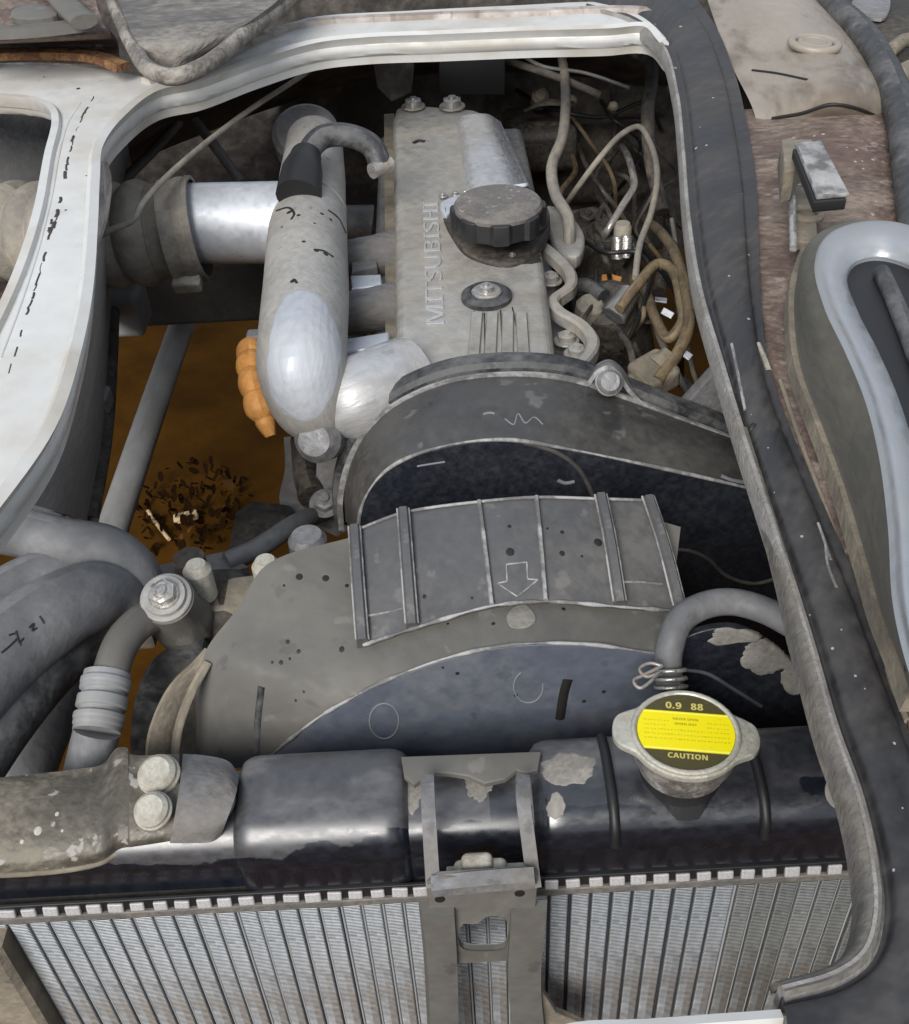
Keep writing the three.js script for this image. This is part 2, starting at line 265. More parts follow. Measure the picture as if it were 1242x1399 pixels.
const plateZ = (a, z, th, o = {}) => plate(o.s ? smooth(Zs(a, z), o.s, true).slice(0, -1) : Zs(a, z), FWD, th, { ...o, holes: (o.holes || []).map(h => smooth(Zs(h, z), 40, true).slice(0, -1)) });
const orient = (g, p, d) => { g.applyQuaternion(new THREE.Quaternion().setFromUnitVectors(UP, d.clone().normalize())); g.translate(p.x, p.y, p.z); return g; };
const cyl = (p, d, r0, r1, h, k = 28) => orient(boxUV(new THREE.CylinderGeometry(r1, r0, h, k)), p.clone().addScaledVector(d.clone().normalize(), h / 2), d);
const lathe = (p, d, prof, k = 40) => { const g = new THREE.LatheGeometry(prof.map(q => new THREE.Vector2(...q)), k); return orient(boxUV(BGU.toCreasedNormals(g.toNonIndexed(), 0.5)), p, d); };
const tor = (p, d, R, r, arc = Math.PI * 2) => { const g = new THREE.TorusGeometry(R, r, 10, 40, arc); g.rotateX(Math.PI / 2); return orient(boxUV(g), p, d); };
const rbox = (w, h, d, r, p, e = [0, 0, 0]) => { const g = new RoundedBoxGeometry(w, h, d, 3, r); g.applyMatrix4(new THREE.Matrix4().makeRotationFromEuler(new THREE.Euler(...e)).setPosition(p)); return boxUV(g); };
// hexagon bolt head with washer and shank end
function boltGeo(p, d, r, { washer = 1.35, h = 0.7, dome = false } = {}) {
  const n = d.clone().normalize(), a = [lathe(p, n, [[0, 0], [r * washer, 0], [r * washer, r * 0.12], [r * washer * 0.94, r * 0.2], [0, r * 0.2]])];
  if (dome) a.push(lathe(p.clone().addScaledVector(n, r * 0.15), n, [[r, 0], [r * 0.98, r * h * 0.5], [r * 0.75, r * h * 0.9], [r * 0.3, r * h], [0, r * h]]));
  else { a.push(cyl(p.clone().addScaledVector(n, r * 0.18), n, r, r, r * h * 0.85, 6)); a.push(cyl(p.clone().addScaledVector(n, r * 0.18 + r * h * 0.85), n, r * 0.93, r * 0.72, r * 0.12, 6)); a.push(cyl(p.clone().addScaledVector(n, r * h), n, r * 0.45, r * 0.4, r * 0.4, 14)); }
  return merge(a);
}

// ------------------------------------------------------------ objects
const names = new Map();
const numbered = s => { const k = names.get(s) || 0; names.set(s, k + 1); return k ? `${s}_${String(k).padStart(3, '0')}` : s; };
const things = [];
function thing(name, label, category, group) { const o = new THREE.Group(); o.name = numbered(name); o.userData = { label, category }; if (group) o.userData.group = group; scene.add(o); things.push(o); return o; }
function part(parent, name, g, mt, label) { const o = new THREE.Mesh(g, mt); o.name = name; o.castShadow = o.receiveShadow = true; if (label) o.userData.label = label; parent.add(o); return o; }
function one(name, label, category, g, mt, group) { const o = new THREE.Mesh(g, mt); o.name = numbered(name); o.castShadow = o.receiveShadow = true; o.userData = { label, category }; if (group) o.userData.group = group; scene.add(o); things.push(o); return o; }
function struct(name, g, mt) { const o = new THREE.Mesh(g, mt); o.name = name; o.receiveShadow = o.castShadow = true; o.userData.kind = 'structure'; scene.add(o); return o; }
const rc = new THREE.Raycaster();
function hit(px, py, meshes) { // where a line of sight meets something already built
  rc.set(C, dir(px, py)); const h = rc.intersectObjects([].concat(meshes), false)[0]; if (!h) return null;
  const n = h.face.normal.clone(); if (n.dot(rc.ray.direction) > 0) n.negate(); return { p: h.point.clone(), n };
}
function stroke(px, meshes, rpx, n = 30, lift = 0.3) { // thin raised or scored line lying on a surface
  const c = px.map(q => V(q[0], q[1], 0)), cr = px.length > 2 ? smooth(c, n) : c, P = []; let r = 0;
  for (const q of cr) { const h = hit(q.x, q.y, meshes); if (!h) continue; r = m(rpx, h.p); P.push(h.p.addScaledVector(h.n, r * (lift - 0.4))); }
  return P.length > 1 ? tube(P, r, { raw: true, k: 8 }) : null;
}
function patch(cx, cy, rx, ry, meshes, { lift = 0.0005, rag = 0.1, sd = 1, nr = 12, na = 120 } = {}) { // a thin film (dirt, oil, dust) lying on what is already built
  const pos = [], uv = [], idx = [], ok = [];
  const rg = a => 1 + rag * Math.max(-1.8, Math.min(1.8, N1[(Math.round(256 + 46 * Math.sin(a) + sd * 37) % S) * S + (Math.round(256 + 46 * Math.cos(a) + sd * 61) % S)]));
  for (let i = 0; i <= nr; i++) for (let j = 0; j <= na; j++) {
    const a = j / na * Math.PI * 2, f = i / nr * rg(a), h = hit(cx + rx * f * Math.cos(a), cy + ry * f * Math.sin(a), meshes);
    const p = h ? h.p.addScaledVector(h.n, i === nr ? -0.0003 : lift * (0.4 + 0.6 * Math.sqrt(1 - (i / nr) ** 2))) : V(0, 0, 0); ok.push(!!h); pos.push(p.x, p.y, p.z); uv.push(p.x + p.z * 0.3, p.y + p.z);
  }
  for (let i = 0; i < nr; i++) for (let j = 0; j < na; j++) { const a = i * (na + 1) + j, b = a + na + 1; if (ok[a] && ok[a + 1] && ok[b] && ok[b + 1]) idx.push(a, b, a + 1, b, b + 1, a + 1); }
  const g = mkGeo(pos, uv, idx); fixSeam(g); return g;
}
function specks(list, meshes) { const a = []; for (const [x, y, r] of list) { const h = hit(x, y, meshes); if (!h) continue; const g = new THREE.SphereGeometry(m(r, h.p), 10, 6); g.scale(1, 0.15, 1.15); a.push(orient(boxUV(g), h.p, h.n)); } return a.length ? merge(a) : null; }

// ---- setting
struct('ground', (() => { const g = new THREE.PlaneGeometry(60, 60, 60, 60); g.rotateX(-Math.PI / 2); g.translate(0, -0.78, -0.6); return boxUV(g); })(), M.soil);

// ---- body: white frame round the opening
{
  const t = thing('body_frame', 'white painted steel frame and pillar around the left and rear of the engine opening', 'body frame');
  const inner = [[905, 62], [880, 40], [830, 43], [720, 46], [600, 51], [500, 55], [430, 63], [350, 87], [270, 116], [215, 128], [165, 165], [136, 205], [131, 250], [128, 310], [121, 400], [106, 480], [70, 590], [2, 690], [-90, 800]];
  const outer = [[-170, 780], [-100, 620], [0, 432], [30, 360], [52, 290], [66, 215], [77, 170], [72, 150], [52, 138], [0, 132], [-170, 130], [-190, 70], [0, 84], [120, 88], [170, 96], [235, 104], [290, 78], [360, 46], [420, 22], [560, 12], [700, 5], [830, 0], [900, 8], [930, 40]];
  const iw = smooth(Ys(inner, 0.1), 120), ow = smooth(Ys(outer, 0.1), 160);
  part(t, 'panel', plate([...iw, ...ow], UP, 0.018, { bevel: 0.0075, seg: 6 }), M.white);
  part(t, 'opening_lip', sweep(iw, [[-0.004, 0.004], [0.002, 0.006], [0.006, 0.002], [0.007, -0.014], [0.012, -0.018], [0.012, -0.024], [0.004, -0.024], [0.002, -0.006]], { raw: true }), M.white, 'folded lip along the edge of the opening');
  part(t, 'window_lip', sweep(Ys([[-100, 618], [0, 430], [30, 359], [51, 290], [65, 215], [75, 170], [70, 152], [50, 140], [0, 134], [-170, 132]], 0.1), [[-0.002, 0.003], [0.004, 0.003], [0.006, -0.002], [0.004, -0.008], [0.001, -0.008], [-0.001, -0.004]], { n: 80 }), M.white);
  const pan = t.children[0];
  part(t, 'rear_ridge', sweep(Ys([[200, 112], [300, 76], [360, 50], [420, 33], [560, 24], [700, 19], [860, 14], [915, 20]], 0.101), [[-0.009, -0.002], [-0.006, 0.003], [0.004, 0.003], [0.008, -0.002]], { n: 50 }), M.whiteDirty, 'dusty pressed ridge');
  const sm = [[[128, 132], [113, 158], [104, 180]], [[101, 186], [95, 210], [88, 245]], [[84, 270], [76, 300], [66, 328]], [[62, 345], [48, 395], [36, 430]], [[34, 440], [22, 480], [8, 520]], [[70, 300], [66, 320], [72, 308]]];
  part(t, 'seam', merge(sm.flatMap((q, i) => { const o = []; for (let e = 0; e < 7; e++) { if (rnd() < 0.3) continue; const f0 = e / 7, f1 = (e + 0.75 + 0.4 * rnd()) / 7, at = f => { const g = Math.min(1.999, f * 2), a = Math.floor(g); return [q[a][0] + (q[a + 1][0] - q[a][0]) * (g - a) + (rnd() - 0.5) * 2.5, q[a][1] + (q[a + 1][1] - q[a][1]) * (g - a)]; }; o.push(stroke([at(f0), at((f0 + f1) / 2), at(f1)], pan, [1.2, 1.9, 2.5, 1.5, 1.3, 1.8][i] * (0.45 + rnd()), 8, 0.1)); } return o; }).filter(Boolean)), M.sealant, 'dark cracked sealant line');
  const bd = stroke([[110, 140], [92, 170], [80, 215], [72, 260], [55, 330], [30, 410], [0, 490]], pan, 3, 40, 0.0); if (bd) part(t, 'bead', bd, M.white);
  part(t, 'dirt_specks', specks([[107, 121, 3], [117, 355, 2], [90, 287, 2], [60, 105, 1.5], [118, 240, 1.5]], pan), M.mark);
}
one('weatherstrip_flap', 'loose pale rubber flap hanging on the inner side of the white pillar', 'weatherstrip', loft([Ys([[134, 195], [142, 240], [140, 300], [130, 350]], 0.092), Ys([[140, 205], [152, 240], [149, 290], [133, 345]], 0.08)], { th: 0.004, nu: 24, nv: 6 }), M.whiteDirty);
{
  const t = thing('front_crossmember', 'white painted front edge of the opening at the bottom right', 'body frame');
  const o = [[735, 1490], [752, 1430], [770, 1412], [900, 1402], [1068, 1390], [1068, 1490]];
  part(t, 'panel', plateY(o, 0.1, 0.01, { bevel: 0.003 }), M.white);
  part(t, 'opening_lip', sweep(Ys([[735, 1490], [750, 1430], [770, 1412], [900, 1402], [1068, 1390]], 0.1), [[-0.002, 0.001], [0.001, 0.002], [0.002, -0.002], [0.002, -0.01], [0, -0.01], [-0.002, -0.004]], { n: 40 }), M.white);
}
// ---- right rail
{
  const t = thing('side_rail', 'dusty black side rail running down the right of the engine opening', 'body rail');
  const I = [[800, 12], [858, 28], [903, 62], [924, 128], [932, 200], [940, 300], [956, 400], [985, 500], [1012, 590], [1045, 690], [1078, 790], [1106, 880], [1140, 1000], [1172, 1090], [1192, 1180], [1197, 1250], [1182, 1305], [1142, 1336], [1068, 1358]];
  const O = [[812, -60], [900, -45], [968, 20], [1005, 100], [1022, 170], [1034, 240], [1038, 320], [1040, 400], [1052, 500], [1086, 600], [1130, 700], [1174, 800], [1213, 900], [1252, 1000], [1285, 1100], [1320, 1190], [1335, 1290], [1290, 1400], [1210, 1460], [1078, 1480]];
  const ip = smooth(Ys(I, 0.1), 90), op = smooth(Ys(O, 0.1), 90);
  const row = (f, y) => ip.map((p, i) => p.clone().lerp(op[i], f).setY(y));
  part(t, 'channel', loft([row(0.02, 0.092), row(0.04, 0.100), row(0.13, 0.0995), row(0.2, 0.103), row(0.5, 0.1055), row(0.74, 0.104), row(0.80, 0.101), row(0.98, 0.101)], { nu: 130, nv: 42, th: 0.002 }), M.rail);
  const k0 = ip.findIndex(p => p.z > -0.12), sl = ip.slice(k0), sw = sl.map((p, i) => Math.min(1, i / 14) * 0.0062);
  const tg = sl.map((p, i) => sl[Math.min(sl.length - 1, i + 1)].clone().sub(sl[Math.max(0, i - 1)]).normalize()), sd = tg.map(v => V(v.z, 0, -v.x));
  part(t, 'inner_slope', loft([sl.map((p, i) => p.clone().addScaledVector(sd[i], 0.001).add(V(0, 0.0035, 0))), sl.map((p, i) => p.clone().addScaledVector(sd[i], -sw[i] * 0.55).add(V(0, 0.001, 0))), sl.map((p, i) => p.clone().addScaledVector(sd[i], -sw[i]).add(V(0, -0.008, 0)))], { nu: 90, nv: 12, th: 0.002 }), M.railTan, 'dusty tan inner slope near the radiator');

  part(t, 'edge_lip', sweep(ip, [[0.0025, -0.010], [0.0025, 0.0], [0.0012, 0.003], [-0.0012, 0.003], [-0.0025, 0], [-0.0025, -0.010]], { raw: true }), M.lip, 'paler worn edge lip');
  const ch = t.children[0];
  const flk = []; for (let i = 0; i < 34; i++) { const f = rnd(), k = Math.floor(rnd() * 15), a = I[k], b = O[k + 1]; flk.push([a[0] + 15 + (b[0] - a[0] - 30) * f, a[1] + rnd() * 90, 0.8 + rnd() * 1.6]); }
  const sp = specks(flk, ch); if (sp) part(t, 'paint_flakes', sp, M.worn, 'pale chips and flakes').userData.kind = 'stuff';
  part(t, 'scrape', merge([[[1118, 715], [1126, 738], [1135, 765]], [[1128, 742], [1131, 770], [1143, 803]], [[1000, 470], [1010, 520], [1018, 560]]].map(q => stroke(q, ch, 2.5, 12, 0.3)).filter(Boolean)), M.worn);
  part(t, 'tear', merge([[[1005, 540], [1010, 560], [1022, 590]], [[1018, 600], [1025, 588], [1030, 580]]].map(q => stroke(q, ch, 4, 12, 0.3)).filter(Boolean)), M.mark, 'black tear in the rail covering');
  const brightStroke = stroke([[1034, 274], [1044, 266], [1058, 244]], ch, 5, 10, 0.3); if (brightStroke) part(t, 'bare_patch', brightStroke, M.brightAlu, 'short bright metallic streak');  // short stroke of bright aluminium laid on the channel
}
// ---- right sill
const sillT = thing('sill_panel', 'beige and rust brown sill panel on the right beyond the black rail', 'body panel');
{
  const L = Ys([[950, -60], [970, 10], [1000, 90], [1032, 160], [1036, 190, 0.088]], 0.099), R = Ys([[1100, -60], [1150, 22], [1195, 85], [1222, 140], [1232, 185, 0.088]], 0.104), Mi = Ys([[1040, -60], [1075, 10], [1120, 80], [1145, 138, 0.125], [1150, 180, 0.094]], 0.132);
  const b = part(sillT, 'painted_panel', loft([L, Mi, R], { nu: 30, nv: 24 }), M.beige, 'beige painted upper part');
  const L2 = Ys([[1012, 150], [1018, 220], [1020, 320], [1040, 420], [1052, 510], [1078, 600], [1116, 700], [1154, 800], [1193, 900], [1228, 1000]], 0.096), R2 = Ys([[1236, 150], [1246, 220], [1252, 320], [1256, 420], [1258, 520], [1262, 600], [1270, 700], [1280, 800], [1290, 900], [1300, 1000]], 0.0985), M2 = Ys([[1150, 140], [1150, 215], [1152, 320], [1155, 420], [1165, 520], [1180, 600], [1205, 700], [1230, 800], [1255, 900], [1275, 1000]], 0.112);
  const r = part(sillT, 'bare_panel', loft([L2, M2, R2], { nu: 50, nv: 24 }), M.rusty, 'rust brown lower part');
  const h = hit(1113, 60, b);
  part(sillT, 'pressed_ring', merge([tor(h.p, h.n, m(31, h.p), 0.0035), tor(h.p, h.n, m(19, h.p), 0.003), cyl(h.p.clone().addScaledVector(h.n, -0.004), h.n, m(18, h.p), m(15, h.p), 0.006)]), M.beige);
  part(sillT, 'seam', merge([stroke([[1055, 162], [1095, 155], [1135, 143], [1170, 148], [1205, 163]], b, 2.5, 30, 0.3), stroke([[1028, 96], [1060, 100], [1103, 109]], b, 2, 20, 0.3)].filter(Boolean)), M.mark);
  const k = []; for (let i = 0; i < 26; i++) k.push([1075 + rnd() * 160, 170 + rnd() * 140, 1 + rnd() * 2]); const sp = specks(k, r); if (sp) part(sillT, 'paint_flakes', sp, M.worn).userData.kind = 'stuff';
  const wf = stroke([[1036, 470], [1044, 488], [1050, 505]], [r, scene.getObjectByName('side_rail').children[0]], 4, 10); if (wf) part(sillT, 'pale_scrape', wf, M.paleBolt);
  const tr = stroke([[1066, 520], [1092, 598], [1130, 700], [1160, 790], [1196, 880], [1240, 985]], [r], 5, 40, 0.4); if (tr) part(sillT, 'edge_bead', tr, M.tan);
}
one('door_seal', 'black rubber door seal curving round the far right edge of the sill', 'rubber seal', tube(Ys([[1040, -40], [1110, -6], [1165, 32], [1208, 92], [1232, 160], [1245, 240], [1256, 330], [1270, 430]], 0.112), 0.012, { n: 60 }), M.rubber);
{
  const t = thing('floor_plate', 'dusty grey step plate in the top right corner beyond the door seal', 'step plate');
  part(t, 'plate', plateY([[1090, -60], [1330, -60], [1330, 420], [1262, 420], [1240, 220], [1190, 80]], 0.06, 0.01), M.darkMetal);
  part(t, 'rib', merge([tube(Ys([[1215, 70], [1240, 55], [1275, 60]], 0.07), 0.007), tube(Ys([[1225, 110], [1245, 95], [1280, 95]], 0.07), 0.009)]), M.tan, 'pale dusty ridges');
  part(t, 'scuff_patch', plateY([[1165, 0], [1210, -10], [1205, 25], [1180, 20]], 0.066, 0.004, { s: 30 }), M.greyMetal);
}
{ // striker
  const t = thing('door_striker', 'grey flat striker tongue with dark edges standing on the rusty sill', 'striker');
  const o = Ys([[1086, 193], [1123, 191], [1161, 262], [1116, 266]], 0.165);
  part(t, 'tongue', plate(o, UP, 0.0035, { bevel: 0.0015 }), M.worn);
  const ctr = o.reduce((a, b) => a.add(b), V(0, 0, 0)).multiplyScalar(0.25);
  part(t, 'dark_core', plate(o.map(p => p.clone().sub(ctr).multiplyScalar(0.98).add(ctr).add(V(-0.001, -0.0036, 0.001))), UP, 0.007, { bevel: 0.001 }), M.black, 'black underside');
  part(t, 'bracket', merge([plateY([[1068, 190], [1110, 190], [1100, 206], [1086, 232], [1072, 236]], 0.15, 0.02), plateY([[1078, 250], [1112, 260], [1118, 330], [1084, 330]], 0.118, 0.006)]), M.tan, 'pale dusty bracket');
  const p = Y(1102, 292, 0.119); part(t, 'hole_ring', tor(p, UP, 0.009, 0.0025), M.tan); part(t, 'rod', tube([Y(1082, 245, 0.13), Y(1084, 340, 0.122)], 0.0022, { n: 8 }), M.worn);
}
{ // grey trim with slot
  const t = thing('trim_moulding', 'grey plastic trim moulding with a long dark slot at the right edge', 'trim moulding');
  const r1 = [[1300, 420], [1242, 362], [1200, 350], [1170, 356], [1157, 378], [1172, 425], [1200, 480], [1228, 545], [1250, 620], [1262, 720], [1270, 820], [1280, 900], [1290, 960]], r2 = [[1300, 385], [1245, 338], [1205, 322], [1160, 331], [1138, 367], [1150, 422], [1178, 481], [1204, 545], [1222, 620], [1234, 720], [1240, 820], [1250, 890], [1262, 950]], r3 = [[1300, 350], [1235, 312], [1184, 306], [1132, 321], [1113, 360], [1126, 420], [1154, 480], [1181, 545], [1200, 620], [1213, 720], [1219, 820], [1232, 885], [1250, 945]];
  const R1 = Ys(r1, 0.163), R2 = Ys(r2, 0.170), R3 = Ys(r3, 0.165);
  part(t, 'rim', loft([R1.map(p => p.clone().add(V(0.001, -0.004, 0))), R1.map(p => p.clone().add(V(0.0004, -0.0015, 0))), R1, R2, R3.map(p => p.clone().add(V(0.0015, 0.0018, 0))), R3], { nu: 100, nv: 40, th: 0.003 }), M.trim, 'broad light grey rim round the slot');
  const top = R3, mid = Ys([[1300, 330], [1222, 304], [1166, 302], [1116, 322], [1098, 370], [1106, 432], [1132, 497], [1162, 567], [1185, 640], [1200, 730], [1210, 822], [1228, 890], [1248, 950]], 0.15), bot = Ys([[1300, 320], [1206, 303], [1150, 303], [1106, 330], [1086, 390], [1084, 450], [1092, 510], [1118, 580], [1150, 665], [1180, 760], [1204, 840], [1228, 900], [1248, 960]], 0.112);
  part(t, 'side_face', loft([top, mid, bot], { nu: 80, nv: 18, th: 0.003 }), M.olive, 'flat olive grey side');
  part(t, 'slot_bed', plateY([[1140, 345], [1240, 335], [1330, 400], [1330, 1000], [1240, 900], [1215, 640], [1180, 500]], 0.1605, 0.006), M.black, 'black bottom of the slot');
  part(t, 'lower_edge', sweep(bot.slice(3).map(p => p.clone().add(V(-0.001, 0.001, 0))), [[-0.003, -0.006], [-0.002, 0.003], [0.002, 0.003], [0.003, -0.006]], { n: 50 }), M.tan);
}
one('lever_rod', 'dark lever rod standing in the slot of the grey moulding', 'lever', tube(Ys([[1204, 372], [1222, 410], [1246, 470], [1280, 560]], 0.163), 0.0042, { n: 20 }), M.rubber);

// ---- dark surroundings of the bay
{
  const t = thing('firewall', 'dusty dark rear wall of the engine bay under the white frame', 'bulkhead');
  part(t, 'wall', rbox(1.3, 0.46, 0.02, 0.004, V(-0.05, -0.12, -1.2)), M.firewall);
  part(t, 'ledge', loft([Ys([[100, 200], [260, 130], [440, 60], [700, 40], [960, 40]], 0.04), Ys([[100, 260], [260, 190], [440, 130], [700, 110], [960, 120]], -0.1)], { nu: 40, nv: 10, th: 0.004 }), M.firewall);
  part(t, 'stiffener', merge([tube([Y(245, 165, -0.02), Y(210, 205, -0.05), Y(165, 250, -0.08)], 0.011, { n: 10, flat: 0.5 }), tube([Y(245, 140, -0.02), Y(290, 195, -0.05), Y(330, 250, -0.08)], 0.006, { n: 10 })]), M.greyMetal, 'grey bracing strips');
}
one('rear_bracket', 'brownish dusty bracket standing behind the rocker cover', 'bracket', plateZ([[505, 50], [570, 50], [562, 128], [535, 140], [515, 120]], -0.93, 0.02, { bevel: 0.003 }), M.firewall);
one('shadow_plate', 'black plate standing for the shadow behind the rear right end of the rocker cover', 'shadow plate', plateZ([[600, 60], [690, 60], [690, 130], [600, 130]], -1.0, 0.02), M.black);  // shadow behind the cover drawn as a black plate
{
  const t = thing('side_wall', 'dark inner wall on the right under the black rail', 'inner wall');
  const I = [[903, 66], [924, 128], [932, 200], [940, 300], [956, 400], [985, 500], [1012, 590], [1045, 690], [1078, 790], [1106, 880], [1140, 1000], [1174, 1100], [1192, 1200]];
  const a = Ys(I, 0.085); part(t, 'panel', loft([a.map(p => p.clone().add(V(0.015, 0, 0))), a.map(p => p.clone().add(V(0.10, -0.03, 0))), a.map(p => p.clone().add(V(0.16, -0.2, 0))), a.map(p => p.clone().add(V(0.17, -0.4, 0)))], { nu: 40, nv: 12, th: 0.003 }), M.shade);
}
{
  const t = thing('side_wall', 'grey inner wall on the left beneath the white pillar', 'inner wall');
  const top = Ys([[150, 190], [136, 260], [128, 330], [122, 410], [108, 485], [72, 595], [14, 680]], 0.085);
  const bot = Ys([[190, 200], [170, 270], [160, 340], [152, 420], [148, 500], [140, 600], [120, 712]], -0.13);
  part(t, 'panel', loft([top, top.map((p, i) => p.clone().lerp(bot[i], 0.5)), bot], { nu: 40, nv: 14, th: 0.004 }), M.panelGrey);
  part(t, 'flange', tube(bot.slice(3, 7), 0.009, { n: 20, flat: 0.6 }), M.darkMetal);
  const h = Y(140, 548, -0.12); part(t, 'clip', rbox(0.014, 0.02, 0.026, 0.004, h), M.greyMetal); part(t, 'block', rbox(0.06, 0.05, 0.05, 0.008, Y(160, 420, -0.14)), M.panelGrey);
}
one('chassis_tube', 'grey diagonal chassis tube crossing the brown ground on the left', 'chassis tube', tube([Y(250, 440, -0.42), Y(222, 520, -0.42), Y(188, 620, -0.42), Y(150, 735, -0.42), Y(130, 800, -0.42)], 0.02, { n: 24, flat: 0.7 }), M.panelGrey);
one('chassis_beam', 'dark beam high across the brown ground under the air hose', 'chassis beam', rbox(0.42, 0.10, 0.14, 0.01, Y(270, 372, -0.33)), M.shade);
{ // far side of the left window
  const t = thing('blower_housing', 'dark blue rounded housing seen through the left opening', 'housing');
  part(t, 'drum', lathe(Y(20, 190, -0.02), V(0.2, 0.6, 1), [[0, 0.035], [0.06, 0.03], [0.085, 0.01], [0.09, -0.03], [0.08, -0.1]]), M.rubber); part(t, 'bracket', plateY([[-80, 360], [40, 380], [10, 470], [-80, 480]], -0.1, 0.01), M.rusty, 'dark red brown bracket');
}
one('cavity_floor', 'dark panel below the left opening', 'panel', plateY([[-200, 120], [110, 120], [60, 420], [-40, 560], [-200, 560]], -0.16, 0.006), M.darkMetal);

// ---- engine block
{
  const t = thing('engine_block', 'grimy dark engine block below the rocker cover and cam belt cover', 'engine block');
  part(t, 'block', rbox(0.15, 0.42, 0.62, 0.02, V(0.02, -0.31, -0.66)), M.darkMetal);
  part(t, 'head', rbox(0.17, 0.05, 0.6, 0.01, V(0.02, -0.085, -0.66)), M.greyMetal);
  part(t, 'gearbox', rbox(0.2, 0.3, 0.3, 0.03, V(0.02, -0.33, -1.02)), M.darkMetal);
  for (let i = 0; i < 4; i++) part(t, 'boss', cyl(V(-0.075, -0.11, -0.46 - i * 0.12), V(-1, 0.2, 0), 0.022, 0.018, 0.03), M.greyMetal);
}

// ---- rocker cover
const FT = await new FontLoader().loadAsync('fonts/droid/droid_sans_regular.typeface.json');
let cover;
{
  const t = cover = thing('rocker_cover', 'grey cast aluminium rocker cover along the middle of the engine', 'rocker cover');
  const o = [[536, 160], [540, 146], [555, 140], [600, 144], [650, 148], [676, 158], [694, 190], [715, 240], [734, 300], [744, 360], [752, 420], [766, 540], [700, 548], [541, 550], [540, 400], [538, 280]];
  const y0 = -0.02;
  part(t, 'body', plate(Ys(o, y0), UP, 0.055, { bevel: 0.009, seg: 5 }), M.castAlu);
  const body = t.children[0];
  part(t, 'ridge', loft([Ys([[622, 168], [628, 215], [634, 268]], y0 - 0.004), Ys([[632, 158], [642, 210], [652, 262]], y0 + 0.014), Ys([[660, 155], [676, 205], [694, 258]], y0 + 0.016), Ys([[684, 166], [704, 210], [724, 256]], y0 - 0.012)], { nu: 30, nv: 24, th: 0.004 }), M.pipeAlu, 'brighter rounded ridge behind the filler cap');
  part(t, 'ridge_end', loft([Ys([[634, 268], [655, 272], [690, 268], [724, 258]], y0 - 0.004), Ys([[634, 266], [652, 262], [694, 258], [722, 254]], y0 + 0.012)], { nu: 20, nv: 6, th: 0.003 }), M.brightAlu);
  const fp = Y(682, 312, y0 - 0.001);
  part(t, 'filler_neck', lathe(fp, UP, [[0, 0], [0.047, 0], [0.044, 0.008], [0.036, 0.011], [0.034, 0.024], [0, 0.024]]), M.darkMetal, 'oily black filler neck');
  part(t, 'boss_plate', plateY([[608, 280], [645, 266], [735, 270], [752, 300], [734, 340], [698, 360], [646, 350], [620, 325]], y0 + 0.004, 0.01, { s: 50, bevel: 0.003 }), M.darkMetal, 'oil blackened boss under the filler cap'); part(t, 'clean_corner', plateY([[602, 276], [626, 266], [644, 264], [628, 272], [618, 284], [610, 296]], y0 + 0.006, 0.008, { s: 30, bevel: 0.002 }), M.brightAlu, 'corner of the boss with a bluish reflection put into its colour'); part(t, 'oil_stain', patch(690, 350, 66, 24, body, { rag: 0.25, sd: 3, lift: 0.0008 }), M.shade, 'black oil stain round the filler neck');  // bright corner piece paints the bluish reflection beside the filler neck
  for (const [x, y] of [[605, 268], [622, 266], [642, 268], [662, 264], [700, 350]]) { const p = Y(x, y, y0 + 0.003); part(t, 'stud', boltGeo(p, UP, 0.0035), M.steel); }
  // ribs at the front
  for (const [x0, x1] of [[652, 646], [673, 669], [694, 693], [712, 716]]) part(t, 'rib', sweep([Y(x0, 430, y0), Y(x1, 506, y0), Y(x1 - 1, 540, y0)], [[-0.006, -0.003], [-0.004, 0.003], [0.004, 0.003], [0.006, -0.003]], { n: 12 }), M.castAlu);
  // long edge flange
  part(t, 'edge_flange', sweep(Ys([[532, 160], [534, 280], [536, 400], [538, 548]], y0 - 0.03), [[-0.006, -0.008], [-0.006, 0.004], [0.006, 0.004], [0.006, -0.008]], { n: 20 }), M.tan, 'dusty brown lower flange');
  // raised letters reading up the left side
  const tg = new TextGeometry('MITSUBISHI', { font: FT, size: 0.0145, depth: 0.0011, curveSegments: 3, bevelEnabled: false });
  const p0 = Y(607, 446, y0 + 0.0002), p1 = Y(598, 276, y0 + 0.0002); const ax = p1.clone().sub(p0); const Lg = ax.length(); ax.normalize();
  tg.computeBoundingBox(); tg.scale(Lg / tg.boundingBox.max.x, 1, 1);
  tg.applyMatrix4(new THREE.Matrix4().makeBasis(ax, UP.clone().cross(ax), UP).setPosition(p0));
  part(t, 'lettering', boxUV(tg), M.pipeAlu);
  // rubber grommet and bolt
  const gp = Y(665, 408, y0);
  part(t, 'grommet', lathe(gp, UP, [[0, 0], [0.021, 0], [0.021, 0.004], [0.017, 0.007], [0.014, 0.007], [0.012, 0.005], [0, 0.005]]), M.rubber, 'black rubber grommet');
  part(t, 'washer', lathe(gp.clone().add(V(0, 0.005, 0)), UP, [[0, 0], [0.0125, 0], [0.0125, 0.002], [0.011, 0.003], [0, 0.003]]), M.steel); part(t, 'bolt', boltGeo(gp.clone().add(V(0, 0.007, 0)), UP, 0.0065, { washer: 1.2 }), M.steel);
  for (const [x, y, r] of [[565, 146, 0.01], [618, 146, 0.011]]) part(t, 'bolt', boltGeo(Y(x, y, y0 + 0.002), UP, r), M.steel);
  const om = []; for (const q of [[[648, 425], [646, 470], [644, 505]], [[662, 428], [662, 480], [660, 508]], [[684, 424], [686, 470], [686, 500]], [[700, 420], [706, 450], [708, 476]]]) { const s = stroke(q, body, 1.3, 12, 0.15); if (s) om.push(s); }
  if (om.length) part(t, 'oil_runs', merge(om), M.darkMetal, 'dark oil runs below the grommet');
